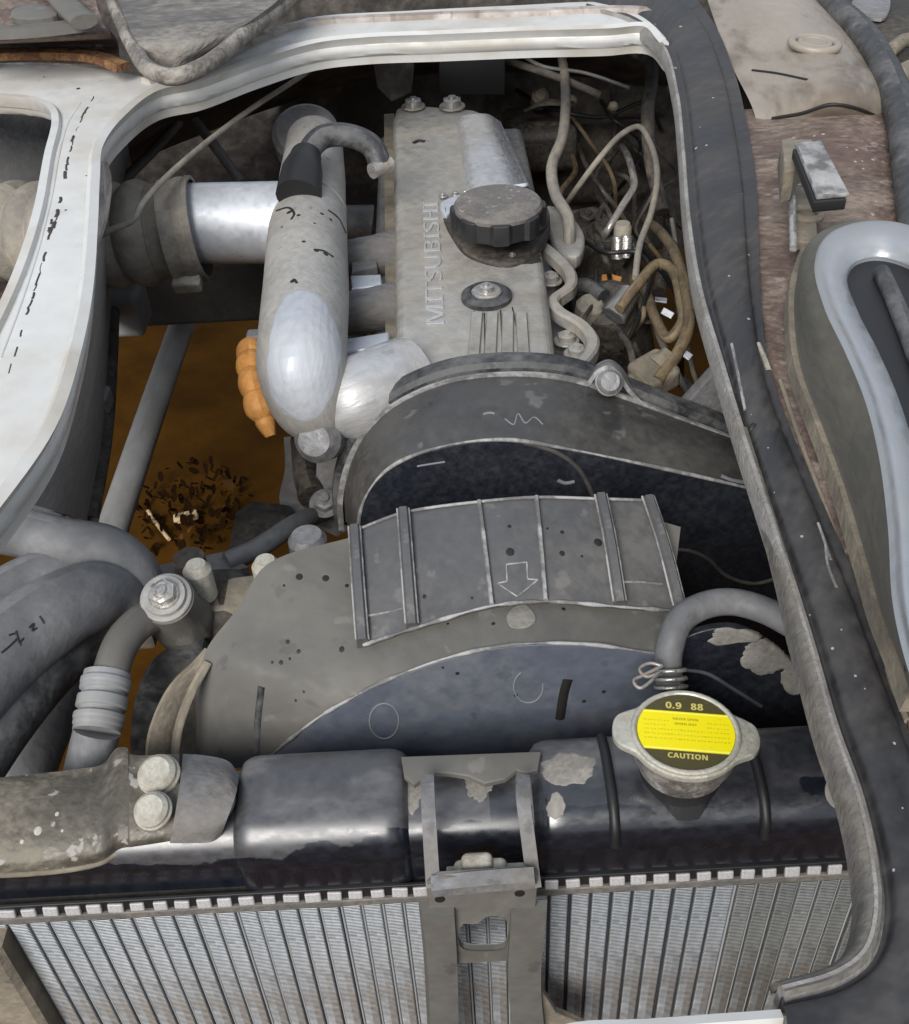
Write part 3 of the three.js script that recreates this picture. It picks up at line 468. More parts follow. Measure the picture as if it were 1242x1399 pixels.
  const os = stroke([[565, 196], [572, 193], [580, 194]], body, 3, 8); if (os) part(t, 'oil_mark', os, M.mark);
}
{ // filler cap
  const t = thing('oil_filler_cap', 'round black scalloped oil filler cap with dusty top on the rocker cover', 'oil cap');
  const c = Y(681, 300, 0.007), R = 0.0415, s = new THREE.Shape();
  for (let i = 0; i <= 160; i++) { const a = i / 160 * Math.PI * 2, q = Math.cos(a * 8), r = R * (0.965 + 0.05 * Math.tanh(q * 3)); i ? s.lineTo(r * Math.cos(a), r * Math.sin(a)) : s.moveTo(r * Math.cos(a), r * Math.sin(a)); }
  let g = new THREE.ExtrudeGeometry(s, { depth: 0.015, bevelEnabled: true, bevelSize: 0.002, bevelThickness: 0.002, bevelOffset: -0.002, bevelSegments: 3 }); g.rotateX(-Math.PI / 2); g = BGU.toCreasedNormals(g, 0.5); g.translate(c.x, c.y - 0.004, c.z);
  part(t, 'grip', boxUV(g), M.capPlastic);
  part(t, 'top_disc', lathe(V(c.x, c.y + 0.013, c.z), UP, [[0, 0.0035], [R * 0.88, 0.0035], [R * 0.93, 0.001], [R * 0.93, -0.002], [0, -0.002]], 60), mat({ c: [0.13, 0.12, 0.112], d: [0.19, 0.175, 0.155], t: 0.8, w: 0.8, grain: 0.08, r: 0.7, tile: 0.1, specks: 0.3 }), 'dusty grey brown top');
}

// ---- intake
{
  const t = thing('intake_pipe', 'thick grey aluminium intake pipe left of the rocker cover ending in an elbow', 'intake pipe');
  part(t, 'pipe', tube([Y(430, 196, 0.0), Y(426, 260, 0.0), Y(420, 330, 0.0), Y(418, 400, 0.0), Y(414, 460, 0.0), Y(413, 502, -0.006), Y(424, 542, -0.028), Y(458, 560, -0.055), Y(530, 556, -0.07)], [0.029, 0.032, 0.0348, 0.0348, 0.034, 0.0335, 0.0315, 0.028, 0.028], { n: 70, k: 36 }), M.dustyAlu);
  const pp = t.children[0];
  part(t, 'clean_patch', patch(416, 494, 55, 96, pp, { rag: 0.07, sd: 2, nr: 24, na: 160, lift: 0.0003 }), M.cleanHighlightAlu, 'clean metal on the elbow with its highlight put into the colour');  // the elbow highlight is painted as brighter bluish metal over the dusty pipe
  part(t, 'band', tube([Y(421, 288, 0.0), Y(420.5, 296, 0.0)], [0.0355, 0.0355], { n: 3, k: 36 }), M.dustyAlu);
  part(t, 'scratches', specks([[395, 290, 4], [408, 294, 3], [415, 330, 3], [432, 342, 4], [445, 347, 4], [400, 384, 4], [452, 300, 3], [440, 292, 3], [430, 305, 2], [385, 310, 2]], pp), M.mark);
  part(t, 'scratch', merge([[[378, 288], [395, 284], [402, 292], [398, 300]], [[430, 341], [442, 343], [455, 351]], [[448, 287], [462, 298], [472, 318]], [[398, 386], [402, 382], [406, 387]]].map(q => stroke(q, pp, 2, 12, 0.15)).filter(Boolean)), M.mark, 'dark scratches');
  part(t, 'plenum', tube([Y(455, 560, -0.045), Y(490, 545, -0.035), Y(560, 520, -0.04)], [0.024, 0.033, 0.035], { n: 24, k: 24 }), M.pipeAlu);
  part(t, 'plenum_end', lathe(Y(434, 600, -0.05), V(-0.2, 0.6, 1), [[0, 0.012], [0.012, 0.01], [0.018, 0], [0.018, -0.02]]), M.greyMetal);
}
one('silver_crossover_pipe', 'bright silver pipe stub between the ribbed air hose and the intake pipe', 'pipe', tube([Y(245, 306, -0.01), Y(320, 305, -0.008), Y(400, 304, -0.005)], 0.0365, { n: 20, k: 32 }), M.brightAlu);
{
  const t = thing('air_hose', 'dusty ribbed rubber air hose passing behind the white pillar', 'air hose');
  const path = [Y(-120, 300, -0.03), Y(-30, 312, -0.025), Y(60, 320, -0.02), Y(150, 322, -0.015), Y(215, 317, -0.012), Y(262, 310, -0.01)];
  part(t, 'hose', tube(path, (f, l) => f > 0.80 ? 0.043 : 0.0425 + 0.006 * Math.pow(Math.abs(Math.sin(l * Math.PI / 0.026)), 0.8), { n: 320, k: 32 }), M.airHose);
  const d = Y(270, 309, -0.01).sub(Y(230, 315, -0.012)).normalize(), p = Y(238, 317, -0.012);
  const ring = new THREE.CylinderGeometry(0.0465, 0.0465, 0.024, 40, 1, true);
  const cl = thing('hose_clamp', 'broad grey clamp band round the end of the ribbed air hose', 'hose clamp');
  const bd = lathe(p.clone().addScaledVector(d, -0.004), d, [[0.044, 0], [0.0475, 0], [0.0475, 0.004], [0.0465, 0.006], [0.0465, 0.012], [0.0475, 0.014], [0.0475, 0.020], [0.0465, 0.022], [0.0475, 0.024], [0.0475, 0.028], [0.044, 0.028]]);
  part(cl, 'band', bd, M.airHose); part(cl, 'screw_housing', rbox(0.026, 0.014, 0.016, 0.003, Y(256, 386, -0.045), [0.4, 0, 0]), M.paleBolt);
  part(cl, 'screw', cyl(Y(246, 384, -0.045), V(1, 0, 0), 0.004, 0.004, 0.02), M.steel);
}
one('control_cable', 'thin pale cable running diagonally over the ribbed air hose', 'cable', tube([Y(435, 80, 0.03), Y(420, 98, 0.045), Y(330, 158, 0.05), Y(240, 230, 0.05), Y(195, 278, 0.05), Y(180, 302, 0.045), Y(150, 315, 0.042), Y(128, 328, 0.035)], 0.0026, { n: 60, k: 8 }), M.airHose);
{
  const t = thing('breather_hose', 'black bent breather hose arching over the top of the intake pipe', 'breather hose');
  part(t, 'hose', tube([Y(410, 250, 0.03), Y(418, 215, 0.045), Y(440, 188, 0.055), Y(475, 185, 0.055), Y(508, 200, 0.045), Y(520, 226, 0.03)], 0.0105, { n: 50 }), M.rubber);
  part(t, 'cuff', tube([Y(408, 268, 0.033), Y(412, 240, 0.042), Y(418, 214, 0.046)], [0.02, 0.0185, 0.014], { n: 14, k: 18 }), M.black, 'melted black cuff on the pipe');
  part(t, 'metal_end', tube([Y(508, 234, 0.03), Y(534, 224, 0.03)], 0.007, { n: 6 }), M.steel, 'shiny metal end');
}
one('round_cover', 'grey round cover plate behind the top of the intake pipe', 'cover plate', lathe(Y(418, 186, -0.015), V(0, 0.7, 0.5), [[0, 0.012], [0.03, 0.012], [0.036, 0.006], [0.036, -0.02], [0, -0.02]]), M.greyMetal);
{
  const t = thing('inlet_manifold', 'lumpy silver inlet manifold between the intake pipe and the rocker cover', 'manifold');
  for (const [y, h] of [[352, -0.055], [425, -0.055]]) part(t, 'runner', tube([Y(455, y + 8, h), Y(498, y, h + 0.008), Y(545, y - 4, h)], [0.022, 0.023, 0.028], { n: 14, flat: 0.8 }), M.greyMetal);
  part(t, 'flange_plate', plateY([[478, 376], [520, 374], [522, 390], [480, 394]], -0.032, 0.012, { bevel: 0.002 }), M.brightAlu, 'shiny flange'); part(t, 'foot', plateY([[470, 462], [532, 452], [532, 474], [468, 480]], -0.034, 0.014, { bevel: 0.003 }), M.brightAlu);
  part(t, 'bracket', plateY([[478, 332], [512, 322], [515, 362], [480, 372]], -0.04, 0.01, { bevel: 0.002 }), M.greyMetal);
}
{
  const t = thing('sunlit_conduit', 'ribbed conduit with orange sunlight put into its colour beside the intake elbow', 'conduit');  // sunlight on the conduit is painted through its orange material
  part(t, 'sleeve', tube([Y(343, 474, -0.02), Y(344, 510, -0.02), Y(353, 550, -0.03), Y(370, 596, -0.05)], (f, l) => (0.0115 - 0.0075 * Math.max(0, f - 0.75) / 0.25) * (0.66 + 0.36 * Math.pow(Math.abs(Math.sin(l * Math.PI / 0.020)), 0.35)), { n: 90 }), M.orange); part(t, 'clip', rbox(0.014, 0.016, 0.014, 0.003, Y(350, 466, -0.02)), M.greyMetal);
}
// ---- bracketry left of the cam belt cover
{
  const t = thing('support_bracket', 'bent grey support bracket below the intake elbow', 'bracket');
  part(t, 'strap', sweep([Y(400, 598, -0.16), Y(402, 640, -0.17), Y(396, 690, -0.18), Y(425, 705, -0.18), Y(470, 724, -0.17)], [[-0.008, -0.002], [-0.008, 0.002], [0.008, 0.002], [0.008, -0.002]], { n: 40 }), M.greyMetal);
  part(t, 'web', loft([[Y(435, 595, -0.12), Y(432, 650, -0.14), Y(432, 700, -0.15)], [Y(465, 600, -0.12), Y(466, 650, -0.14), Y(462, 700, -0.15)]], { th: 0.006, nu: 12, nv: 4 }), M.greyMetal); part(t, 'bolt', boltGeo(Y(445, 688, -0.14), V(0, 1, 0.4), 0.010), M.greyMetal); part(t, 'clamp', tube([Y(415, 600, -0.15), Y(420, 650, -0.15), Y(428, 680, -0.15)], 0.012, { n: 14 }), M.darkMetal);
}
one('small_hose', 'thin dark hose below the support bracket by the belt cover', 'hose', tube([Y(310, 768, -0.12), Y(350, 750, -0.12), Y(400, 718, -0.13), Y(440, 700, -0.16)], 0.008, { n: 24 }), M.rubberDusty);
one('mounting_plate', 'dark angled mounting plate at the edge of the brown gap', 'bracket', plateY([[322, 700], [345, 684], [395, 690], [415, 715], [340, 758], [312, 752]], -0.17, 0.008), M.darkMetal);
one('mounting_plate', 'flat grey ledge along the front of the brown gap behind the banjo bolt', 'bracket', plateY([[200, 775], [310, 752], [340, 775], [220, 800]], -0.12, 0.01), M.greyMetal);

// ---- cam belt cover
let cam;
{
  const t = cam = thing('belt_cover', 'big arched dark grey cam belt cover across the middle', 'belt cover');
  const zb = -0.345, zf = -0.262;
  const out = [[470, 712], [468, 670], [478, 625], [500, 584], [540, 546], [612, 514], [700, 504], [780, 511], [850, 535], [930, 566], [1040, 608]], inn = [[490, 740], [492, 700], [505, 668], [530, 640], [570, 619], [635, 603], [700, 600], [775, 612], [850, 627], [930, 644], [1050, 672]];
  const O = Zs(out, zb), I = Zs(inn, zf), mid = O.map((p, i) => { const q = p.clone().lerp(I[i], 0.55); q.y += 0.006; return q; });
  part(t, 'shell', loft([O, mid, I], { nu: 70, nv: 20, th: 0.004 }), M.timing);
  part(t, 'rear_rim', sweep(O.map(p => p.clone().add(V(0, 0.0, -0.002))), [[-0.0075, -0.009], [-0.0085, -0.003], [-0.0075, 0.004], [-0.004, 0.007], [0.003, 0.007], [0.003, -0.009]], { n: 90, up: FWD }), M.rubber, 'black rear rim');
  part(t, 'rim_groove', sweep(O.map(p => p.clone().add(V(0, 0.0005, 0.011))), [[-0.0035, -0.0015], [-0.0035, 0.0015], [0.001, 0.0015], [0.001, -0.0015]], { n: 90, up: FWD }), M.worn, 'pale dusty rim line');
  const fI = smooth(I.map(p => p.clone().add(V(0, -0.001, 0.001))), 70);
  part(t, 'face', plate([...fI, Z(1140, 800, zf + 0.001), Z(1100, 1100, zf + 0.001), Z(480, 1000, zf + 0.001)], FWD, 0.008, { bevel: 0.0008 }), M.timingFace, 'black grainy front face');
  const face = t.children.at(-1);
  part(t, 'front_edge', tube(I.map(p => p.clone().add(V(0, 0, 0.001))), (f) => 0.0012 + 0.0004 * Math.sin(f * 23), { n: 90, k: 8 }), M.worn, 'worn pale front edge');
  part(t, 'face_seam', stroke([[716, 605], [760, 618], [790, 640], [808, 672], [818, 702]], face, 3.5, 30, 0.4), M.timing);
  part(t, 'lower_seam', stroke([[900, 752], [940, 752], [968, 764], [992, 786], [1030, 797], [1075, 785]], face, 3, 30, 0.4), M.timing);
  part(t, 'scuffs', merge([stroke([[570, 637], [588, 634], [608, 631]], face, 1.6, 10), stroke([[660, 566], [668, 564], [676, 565]], t.children[0], 2, 10), stroke([[690, 572], [702, 580], [708, 565], [718, 578], [730, 570], [742, 580]], t.children[0], 1.2, 24), stroke([[985, 650], [1000, 656], [1025, 660]], t.children[0], 3.5, 10), stroke([[762, 656], [772, 660], [785, 658]], face, 3, 8)].filter(Boolean)), M.chalk);
  const lug = Z(830, 520, zb + 0.004);
  part(t, 'lug', loft([Zs([[800, 520], [815, 498], [832, 491], [848, 500], [862, 520], [885, 545]], zb - 0.012), Zs([[800, 526], [815, 506], [832, 499], [846, 508], [860, 530], [885, 556]], zb + 0.012)], { nu: 24, nv: 5, th: 0.003 }), M.worn); part(t, 'bolt', boltGeo(Z(832, 522, zb + 0.016), V(0, 0.6, 0.8), 0.009, { dome: true, washer: 1.15 }), M.greyMetal);
}
one('grey_gusset', 'plain grey triangular plate between the belt cover and right rail', 'gusset', plateZ([[925, 565], [985, 500], [1030, 600], [1010, 600]], -0.36, 0.012, { bevel: 0.001 }), M.greyMetal);

// ---- right side plumbing
const plumb = (label, cat, pts, r, mt, name, o = {}) => one(name, label, cat, tube(pts.map(q => Y(q[0], q[1], q[2])), r * 0.78, { n: 60, k: 12, ...o }), mt);
plumb('long grey brown hose hanging right of the rocker cover', 'hose', [[762, 45, -0.02], [772, 110, -0.03], [769, 185, -0.03], [754, 228, -0.03], [760, 268, -0.03], [776, 298, -0.035], [778, 330, -0.05], [770, 370, -0.12]], 0.0075, M.airHose, 'fuel_hose');
plumb('pale steel fuel pipe arching high over the pump', 'fuel pipe', [[762, 300, -0.16], [785, 262, -0.09], [820, 215, -0.05], [850, 183, -0.04], [872, 173, -0.04], [888, 195, -0.04], [898, 240, -0.04], [890, 290, -0.05], [874, 335, -0.06], [868, 380, -0.07]], 0.0042, M.airHose, 'fuel_pipe');
plumb('short bright steel pipe bent above the pump', 'fuel pipe', [[846, 196, -0.2], [857, 212, -0.09], [864, 235, -0.07], [866, 255, -0.07], [850, 282, -0.075], [830, 315, -0.09], [812, 345, -0.15]], 0.005, M.steel, 'fuel_pipe');
plumb('dark hose dropping from the rear beam near the right rail', 'hose', [[815, 42, 0.0], [850, 62, 0.0], [888, 84, -0.005], [890, 110, -0.02], [885, 150, -0.03], [888, 210, -0.06], [905, 290, -0.1]], 0.010, M.darkMetal, 'fuel_hose');
plumb('tan hose making the outer loop by the right rail', 'hose', [[880, 300, -0.18], [905, 320, -0.08], [922, 345, -0.06], [938, 400, -0.05], [940, 450, -0.05], [925, 484, -0.06], [898, 520, -0.07]], 0.0068, M.hoseTan, 'tan_hose');
plumb('tan hose leaving the pump fitting and curling down', 'hose', [[846, 422, -0.07], [872, 388, -0.06], [900, 360, -0.055], [918, 368, -0.055], [930, 410, -0.06], [932, 440, -0.065], [915, 462, -0.075], [898, 440, -0.08], [882, 392, -0.1]], 0.0062, M.hoseTan, 'tan_hose');
plumb('thin brown lead behind the tan connector', 'hose', [[845, 452, -0.08], [860, 475, -0.08], [866, 500, -0.085], [872, 530, -0.1]], 0.004, M.darkMetal, 'small_lead');
plumb('dark cable deep behind the tan hoses', 'cable', [[905, 480, -0.2], [925, 510, -0.2], [950, 540, -0.2], [975, 580, -0.2]], 0.006, M.greyMetal, 'control_cable');
plumb('dark cable sagging across the rear wall at the top right', 'cable', [[640, 60, -0.0], [700, 85, -0.02], [760, 105, -0.03], [820, 130, -0.05]], 0.006, M.firewall, 'control_cable');
plumb('thin black wire sweeping behind the steel fuel pipe arch', 'wire', [[700, 120, -0.1], [760, 150, -0.09], [820, 160, -0.1], [880, 140, -0.1], [905, 180, -0.1]], 0.0035, M.black, 'wire');
plumb('pale thin wire dropping beside the right rail under the tan loop', 'wire', [[918, 300, -0.1], [925, 350, -0.1], [930, 420, -0.12], [945, 500, -0.14], [960, 545, -0.15]], 0.003, M.airHose, 'wire');
plumb('brown taped loom running down behind the fuel pipes', 'wiring loom', [[838, 160, -0.16], [860, 210, -0.16], [905, 260, -0.15], [915, 330, -0.15], [900, 400, -0.16]], 0.010, M.darkMetal, 'wiring_loom');
plumb('black wire curling round the pump union', 'wire', [[800, 330, -0.09], [830, 345, -0.075], [870, 345, -0.075], [888, 365, -0.08], [870, 440, -0.09], [850, 480, -0.1]], 0.003, M.black, 'wire');
plumb('greenish thin pipe slanting under the tan loop', 'fuel pipe', [[878, 395, -0.12], [890, 430, -0.12], [905, 470, -0.13], [930, 520, -0.14], [948, 550, -0.15]], 0.0045, M.olive, 'fuel_pipe');
plumb('grey wire lying along the dark wall at the upper right', 'wire', [[640, 52, 0.0], [690, 62, -0.01], [740, 90, -0.02], [800, 100, -0.03], [860, 120, -0.04]], 0.003, M.greyMetal, 'wire');
plumb('short black hose stub between pump and rocker cover', 'hose', [[770, 395, -0.09], [800, 390, -0.08], [825, 405, -0.08]], 0.009, M.rubber, 'fuel_hose');
for (const [x, y, l] of [[903, 410, 'larger bright glint of torn foil inside the tan hose loop'], [912, 428, 'smaller bright foil scrap below the larger one in the tan loop'], [937, 484, 'bright foil scrap near the rail below the tan loop']]) one('foil_scrap', l, 'scrap', rbox(0.007, 0.002, 0.012, 0.0008, Y(x, y, -0.11), [0.5, x, 0.3]), M.brightAlu);
const tangle = [[], [], []];
for (let i = 0; i < 20; i++) {
  const x0 = 780 + rnd() * 120, y0 = 90 + rnd() * 300, a = [[x0, y0, -0.12 - 0.05 * rnd()]];
  for (let k = 1; k < 5; k++) a.push([Math.min(930, Math.max(745, a[k - 1][0] + (rnd() - 0.45) * 70)), a[k - 1][1] + 20 + rnd() * 40, -0.08 - 0.07 * rnd()]);
  a[4][2] = -0.2; tangle[[0, 1, 1, 2][i % 4]].push(tube(a.map(q => Y(q[0], q[1], q[2])), 0.0016 + 0.0022 * rnd(), { n: 40, k: 8 }));
}
for (const [k, mt, l] of [[0, M.black, 'tangle of thin black wires right of the rocker cover'], [1, M.darkMetal, 'tangle of thin dirty brown wires right of the rocker cover'], [2, M.hoseTan, 'few thin tan wires in the dark tangle right of the rocker cover']]) one('wire_tangle', l, 'wires', merge(tangle[k]), mt).userData.kind = 'stuff';
{
  const t = thing('wavy_bracket', 'grey zigzag bracket along the right edge of the rocker cover', 'bracket');
  part(t, 'strip', sweep([Y(736, 334, -0.035), Y(758, 352, -0.035), Y(778, 374, -0.035), Y(779, 394, -0.035), Y(756, 414, -0.035), Y(764, 428, -0.035), Y(796, 448, -0.035), Y(810, 468, -0.035), Y(808, 482, -0.035), Y(794, 500, -0.035)], [[-0.005, -0.006], [-0.005, 0.003], [-0.003, 0.005], [0.003, 0.005], [0.005, 0.003], [0.005, -0.006]], { n: 90 }), M.castAlu);
  for (const [x, y] of [[752, 384], [774, 466], [788, 484]]) part(t, 'bolt', boltGeo(Y(x, y, -0.05), UP, 0.008), M.castAlu);
  part(t, 'upper_lug', plateY([[748, 280], [768, 285], [798, 318], [788, 350], [765, 345], [752, 318]], -0.05, 0.014, { s: 40, bevel: 0.003 }), M.castAlu); part(t, 'lower_lug', plateY([[785, 500], [805, 490], [822, 520], [800, 540], [780, 525]], -0.045, 0.014, { s: 30, bevel: 0.003 }), M.greyMetal);
}
{
  const t = thing('injection_pump', 'grimy injection pump with fittings right of the rocker cover', 'pump');
  part(t, 'body', merge([lathe(Y(838, 452, -0.13), V(-0.2, 0.75, 0.3), [[0, 0.05], [0.02, 0.05], [0.026, 0.046], [0.03, 0.02], [0.036, 0.0], [0.036, -0.08]]), rbox(0.09, 0.08, 0.12, 0.015, Y(815, 400, -0.17)), rbox(0.07, 0.06, 0.09, 0.012, Y(800, 340, -0.13), [0, 0.3, 0])]), M.darkMetal);
  part(t, 'union', tube([Y(838, 432, -0.085), Y(862, 398, -0.07)], [0.013, 0.010], { n: 6, k: 6 }), M.greyMetal); part(t, 'plug', lathe(Y(806, 420, -0.09), V(0.1, 1, 0.2), [[0, 0.008], [0.01, 0.008], [0.0135, 0.003], [0.0135, -0.01]]), M.airHose);
  for (const [x, y] of [[843, 340], [855, 338]]) part(t, 'fitting', tube([Y(x, y + 14, -0.1), Y(x + 2, y - 16, -0.08)], 0.0065, { n: 6, k: 6 }), M.steel);
  part(t, 'cap', lathe(Y(851, 312, -0.08), UP, [[0, 0.006], [0.007, 0.006], [0.009, 0.002], [0.009, -0.01]]), M.airHose);
  for (const [x, y, r] of [[822, 318, 0.012], [800, 300, 0.01], [880, 430, 0.009]]) part(t, 'nut', boltGeo(Y(x, y, -0.1), V(0.2, 1, 0.3), r), M.darkMetal);
}
{
  const t = thing('tan_connector', 'dusty tan plug connector above the belt cover by the right rail', 'connector');
  part(t, 'shell', rbox(0.034, 0.024, 0.034, 0.006, Y(893, 512, -0.075), [0.2, 0.5, 0.1]), M.tan); part(t, 'boot', tube([Y(898, 502, -0.07), Y(916, 484, -0.062)], [0.012, 0.008], { n: 6 }), M.tan); part(t, 'tail', rbox(0.026, 0.018, 0.02, 0.004, Y(882, 522, -0.08), [0, 0.5, 0]), M.tan);
}
{
  const t = thing('sunlit_soil_clip', 'orange clip shapes added for sunlit soil deep beside the injection pump', 'clip');  // orange pieces added in place of sunlit soil seen through the gap
  part(t, 'tongue', plateY([[822, 375], [829, 374], [834, 405], [824, 414]], -0.105, 0.006, { bevel: 0.001 }), M.orange); part(t, 'head', plateY([[836, 374], [850, 378], [846, 390], [842, 392]], -0.1, 0.006, { bevel: 0.001 }), M.orange);
}
{
  const t = thing('rear_fittings', 'jumble of pale fittings on the dark wall at the rear right', 'fittings');
  for (const [x, y, r] of [[738, 132, 0.011], [781, 137, 0.007], [838, 145, 0.006]]) part(t, 'fitting', lathe(Y(x, y, -0.08), V(0, 0.6, 0.8), [[0, r], [r * 0.6, r * 0.9], [r, r * 0.3], [r, -r * 2]]), M.tan); part(t, 'strap', sweep([Y(720, 150, -0.09), Y(745, 140, -0.075), Y(785, 142, -0.08)], [[-0.006, -0.002], [-0.006, 0.002], [0.006, 0.002], [0.006, -0.002]], { n: 12 }), M.darkMetal);
  part(t, 'block', merge([rbox(0.1, 0.06, 0.1, 0.015, Y(735, 190, -0.14)), rbox(0.14, 0.1, 0.08, 0.02, Y(820, 220, -0.2)), rbox(0.08, 0.05, 0.06, 0.012, Y(870, 130, -0.12))]), M.darkMetal);
}

// ---- fan shroud
let shroud;
{
  const t = shroud = thing('fan_shroud', 'dusty grey plastic fan shroud behind the radiator', 'fan shroud');
  const zA = -0.085, zB = -0.19;
  const A = [[352, 1048], [372, 1030], [400, 1006], [440, 976], [480, 953], [520, 932], [610, 898], [700, 880], [800, 879], [902, 893]];
  const Bk = [[258, 1052, -0.088], [262, 990, -0.1], [270, 930, -0.112], [284, 884, -0.122], [324, 832, -0.14], [364, 772, -0.165], [480, 734, -0.19], [650, 693, -0.19], [820, 690, -0.19], [930, 720, -0.17]];
  const ap = Zs(A, zA), bp = Zs(Bk, 0);
  const Mi = Zs([[305, 1050, -0.085], [308, 1014, -0.09], [318, 965, -0.098], [345, 915, -0.105], [395, 885, -0.115], [452, 852, -0.125], [560, 820, -0.135], [675, 790, -0.138], [815, 790, -0.138], [918, 815, -0.13]], 0);
  part(t, 'shell', loft([ap, Mi, bp], { nu: 80, nv: 30, th: 0.0035 }), M.shroud);
  const sh = t.children[0];
  const arcTop = smooth(ap.map(p => p.clone().add(V(0, -0.001, 0.001))), 60);
  part(t, 'front_face', plate([...arcTop, Z(935, 930, zA + 0.001), Z(940, 1075, zA + 0.001), Z(352, 1075, zA + 0.001)], FWD, 0.004, { bevel: 0.0006 }), M.shroudFace, 'bluish grey front face under the arc');
  const fc = t.children[1];
  part(t, 'front_edge', tube(ap.map(p => p.clone().add(V(0, 0.0005, 0.001))), (f) => 0.0010 + 0.0003 * Math.sin(f * 37) + 0.0002 * Math.sin(f * 91), { n: 80, k: 8 }), M.worn, 'worn pale edge');
  // raised panel on top and its ribs
  const back = [[486, 733], [552, 709], [655, 694], [733, 688], [820, 690], [884, 692]], frontE = [[497, 884], [564, 862], [672, 831], [745, 825], [845, 832], [926, 838]];
  const pb = Zs(back, -0.187).map(p => p.add(V(0, 0.004, 0))), pf = frontE.map((q, i) => { const h = hit(q[0], q[1], sh); const p = h ? h.p : Z(q[0], q[1], -0.12); return p.add(V(0, 0.004, 0.002)); });
  const pm = pb.map((p, i) => p.clone().lerp(pf[i], 0.5).add(V(0, 0.004, 0)));
  part(t, 'raised_panel', loft([pb, pm, pf], { nu: 60, nv: 16, th: 0.006 }), M.shroudTop, 'raised ribbed panel on top');
  const rp = t.children.at(-1);
  for (let i = 0; i < 6; i++) {
    const wide = i === 0 || i === 1 || i === 4 || i === 5 ? 0.0036 : 0.0014, hh = wide > 0.002 ? 0.006 : 0.002;
    const P = [pb[i], pm[i], pf[i]].map(p => p.clone().add(V(0, 0.001, 0)));
    const rbm = part(t, 'rib', sweep(P, [[-wide, -0.005], [-wide * 0.9, hh * 0.7], [-wide * 0.6, hh], [wide * 0.6, hh], [wide * 0.9, hh * 0.7], [wide, -0.005]], { n: 20 }), wide > 0.002 ? M.shroudTop : M.worn);
    if (wide > 0.002) for (const s of [-1, 1]) part(rbm, 'rib_edge', tube(smooth(P, 16).map(p => p.clone().add(V(s * wide * 0.95, hh * 0.55, 0))), 0.0009, { raw: true, k: 6 }), M.worn);
  }
  part(t, 'panel_edge', tube(pf.map(p => p.clone().add(V(0, 0.0003, 0.0004))), (f) => 0.0010 + 0.0003 * Math.sin(f * 29) + 0.0003 * Math.sin(f * 71), { n: 60, k: 8 }), M.worn); part(t, 'panel_edge', tube(pb.map(p => p.clone().add(V(0, 0.001, 0))), 0.001, { n: 60, k: 8 }), M.worn);
  const cb = stroke([[498, 842], [530, 836], [560, 828]], rp, 2, 12); if (cb) part(t, 'cross_rib', cb, M.worn); const cb2 = stroke([[848, 795], [875, 795], [905, 798]], rp, 2, 12); if (cb2) part(t, 'cross_rib', cb2, M.worn);
  const arrow = [[692, 771], [720, 768], [721, 791], [735, 792], [707, 815], [680, 797], [693, 794], [692, 771]];
  part(t, 'arrow_mark', merge(arrow.slice(0, -1).map((q, i) => stroke([q, [(q[0] + arrow[i + 1][0]) / 2, (q[1] + arrow[i + 1][1]) / 2], arrow[i + 1]], rp, 1.4, 8, 0.5)).filter(Boolean)), M.worn, 'raised outline arrow pointing to the front');
  const rings = [[525, 985, 20, 24], [722, 938, 20, 22]].map(([x, y, a, b], k) => { const q = []; for (let i = 0; i <= 24; i++) { const an = -0.2 + i / 24 * (k ? 4.4 : 6.28); q.push([x + a * Math.cos(an), y + b * Math.sin(an)]); } return stroke(q, fc, 1.3, 40, 0.3); });
  part(t, 'ring_mark', merge(rings.filter(Boolean)), M.chalk, 'faint moulded rings');
  part(t, 'slot', stroke([[776, 928], [771, 945], [765, 982]], fc, 9, 12, -0.25) || rbox(0.01, 0.02, 0.002, 0.0005, V(0, 0, 0)), M.mark, 'dark narrow slot');
  part(t, 'crease', stroke([[357, 938], [352, 985], [350, 1030]], sh, 6, 14, -0.1), M.rubber);
  const k = [[697, 754, 6], [409, 788, 5], [445, 790, 5], [474, 800, 3], [768, 756, 4], [817, 741, 6], [768, 727, 3], [696, 719, 3], [393, 877, 3], [408, 890, 3], [372, 905, 2], [384, 905, 3], [396, 900, 2], [467, 887, 4], [740, 720, 2], [748, 722, 2], [795, 760, 2], [674, 852, 3], [612, 852, 2], [770, 832, 3], [415, 945, 2], [404, 957, 2], [580, 815, 3], [645, 817, 2], [605, 912, 2], [625, 920, 3], [705, 950, 3], [798, 958, 3], [825, 945, 3], [388, 800, 2], [850, 790, 3]];
  part(t, 'oil_specks', specks(k, [rp, sh, fc]), M.mark, 'small black oil specks').userData.kind = 'stuff';
  const pd = hit(712, 840, [sh, rp]); if (pd) part(t, 'pale_blot', plate(smooth([[692, 845], [700, 832], [716, 826], [728, 836], [732, 848], [718, 858], [700, 858]].map(q => { const r = dir(...q), tt = pd.p.clone().sub(C).dot(pd.n) / r.dot(pd.n); return C.clone().addScaledVector(r, tt).addScaledVector(pd.n, 0.0008); }), 30, true).slice(0, -1), pd.n, 0.002, { bevel: 0.0004 }), M.dustFilm);
  part(t, 'lower_half', loft([[Z(200, 1050, -0.07), Z(206, 1000, -0.08), Z(230, 945, -0.1), Z(280, 885, -0.125)], [Z(225, 1050, -0.075), Z(232, 1000, -0.085), Z(252, 945, -0.105), Z(288, 890, -0.122)], [Z(270, 1050, -0.088), Z(270, 1000, -0.098), Z(276, 945, -0.11), Z(292, 895, -0.12)]], { nu: 24, nv: 10, th: 0.003 }), M.tan, 'tan dusty lower half');
  part(t, 'clip_flange', tube([Z(238, 1046, -0.074), Z(244, 995, -0.085), Z(262, 945, -0.1), Z(284, 905, -0.115)], 0.003, { n: 20, flat: 0.5 }), M.tan);
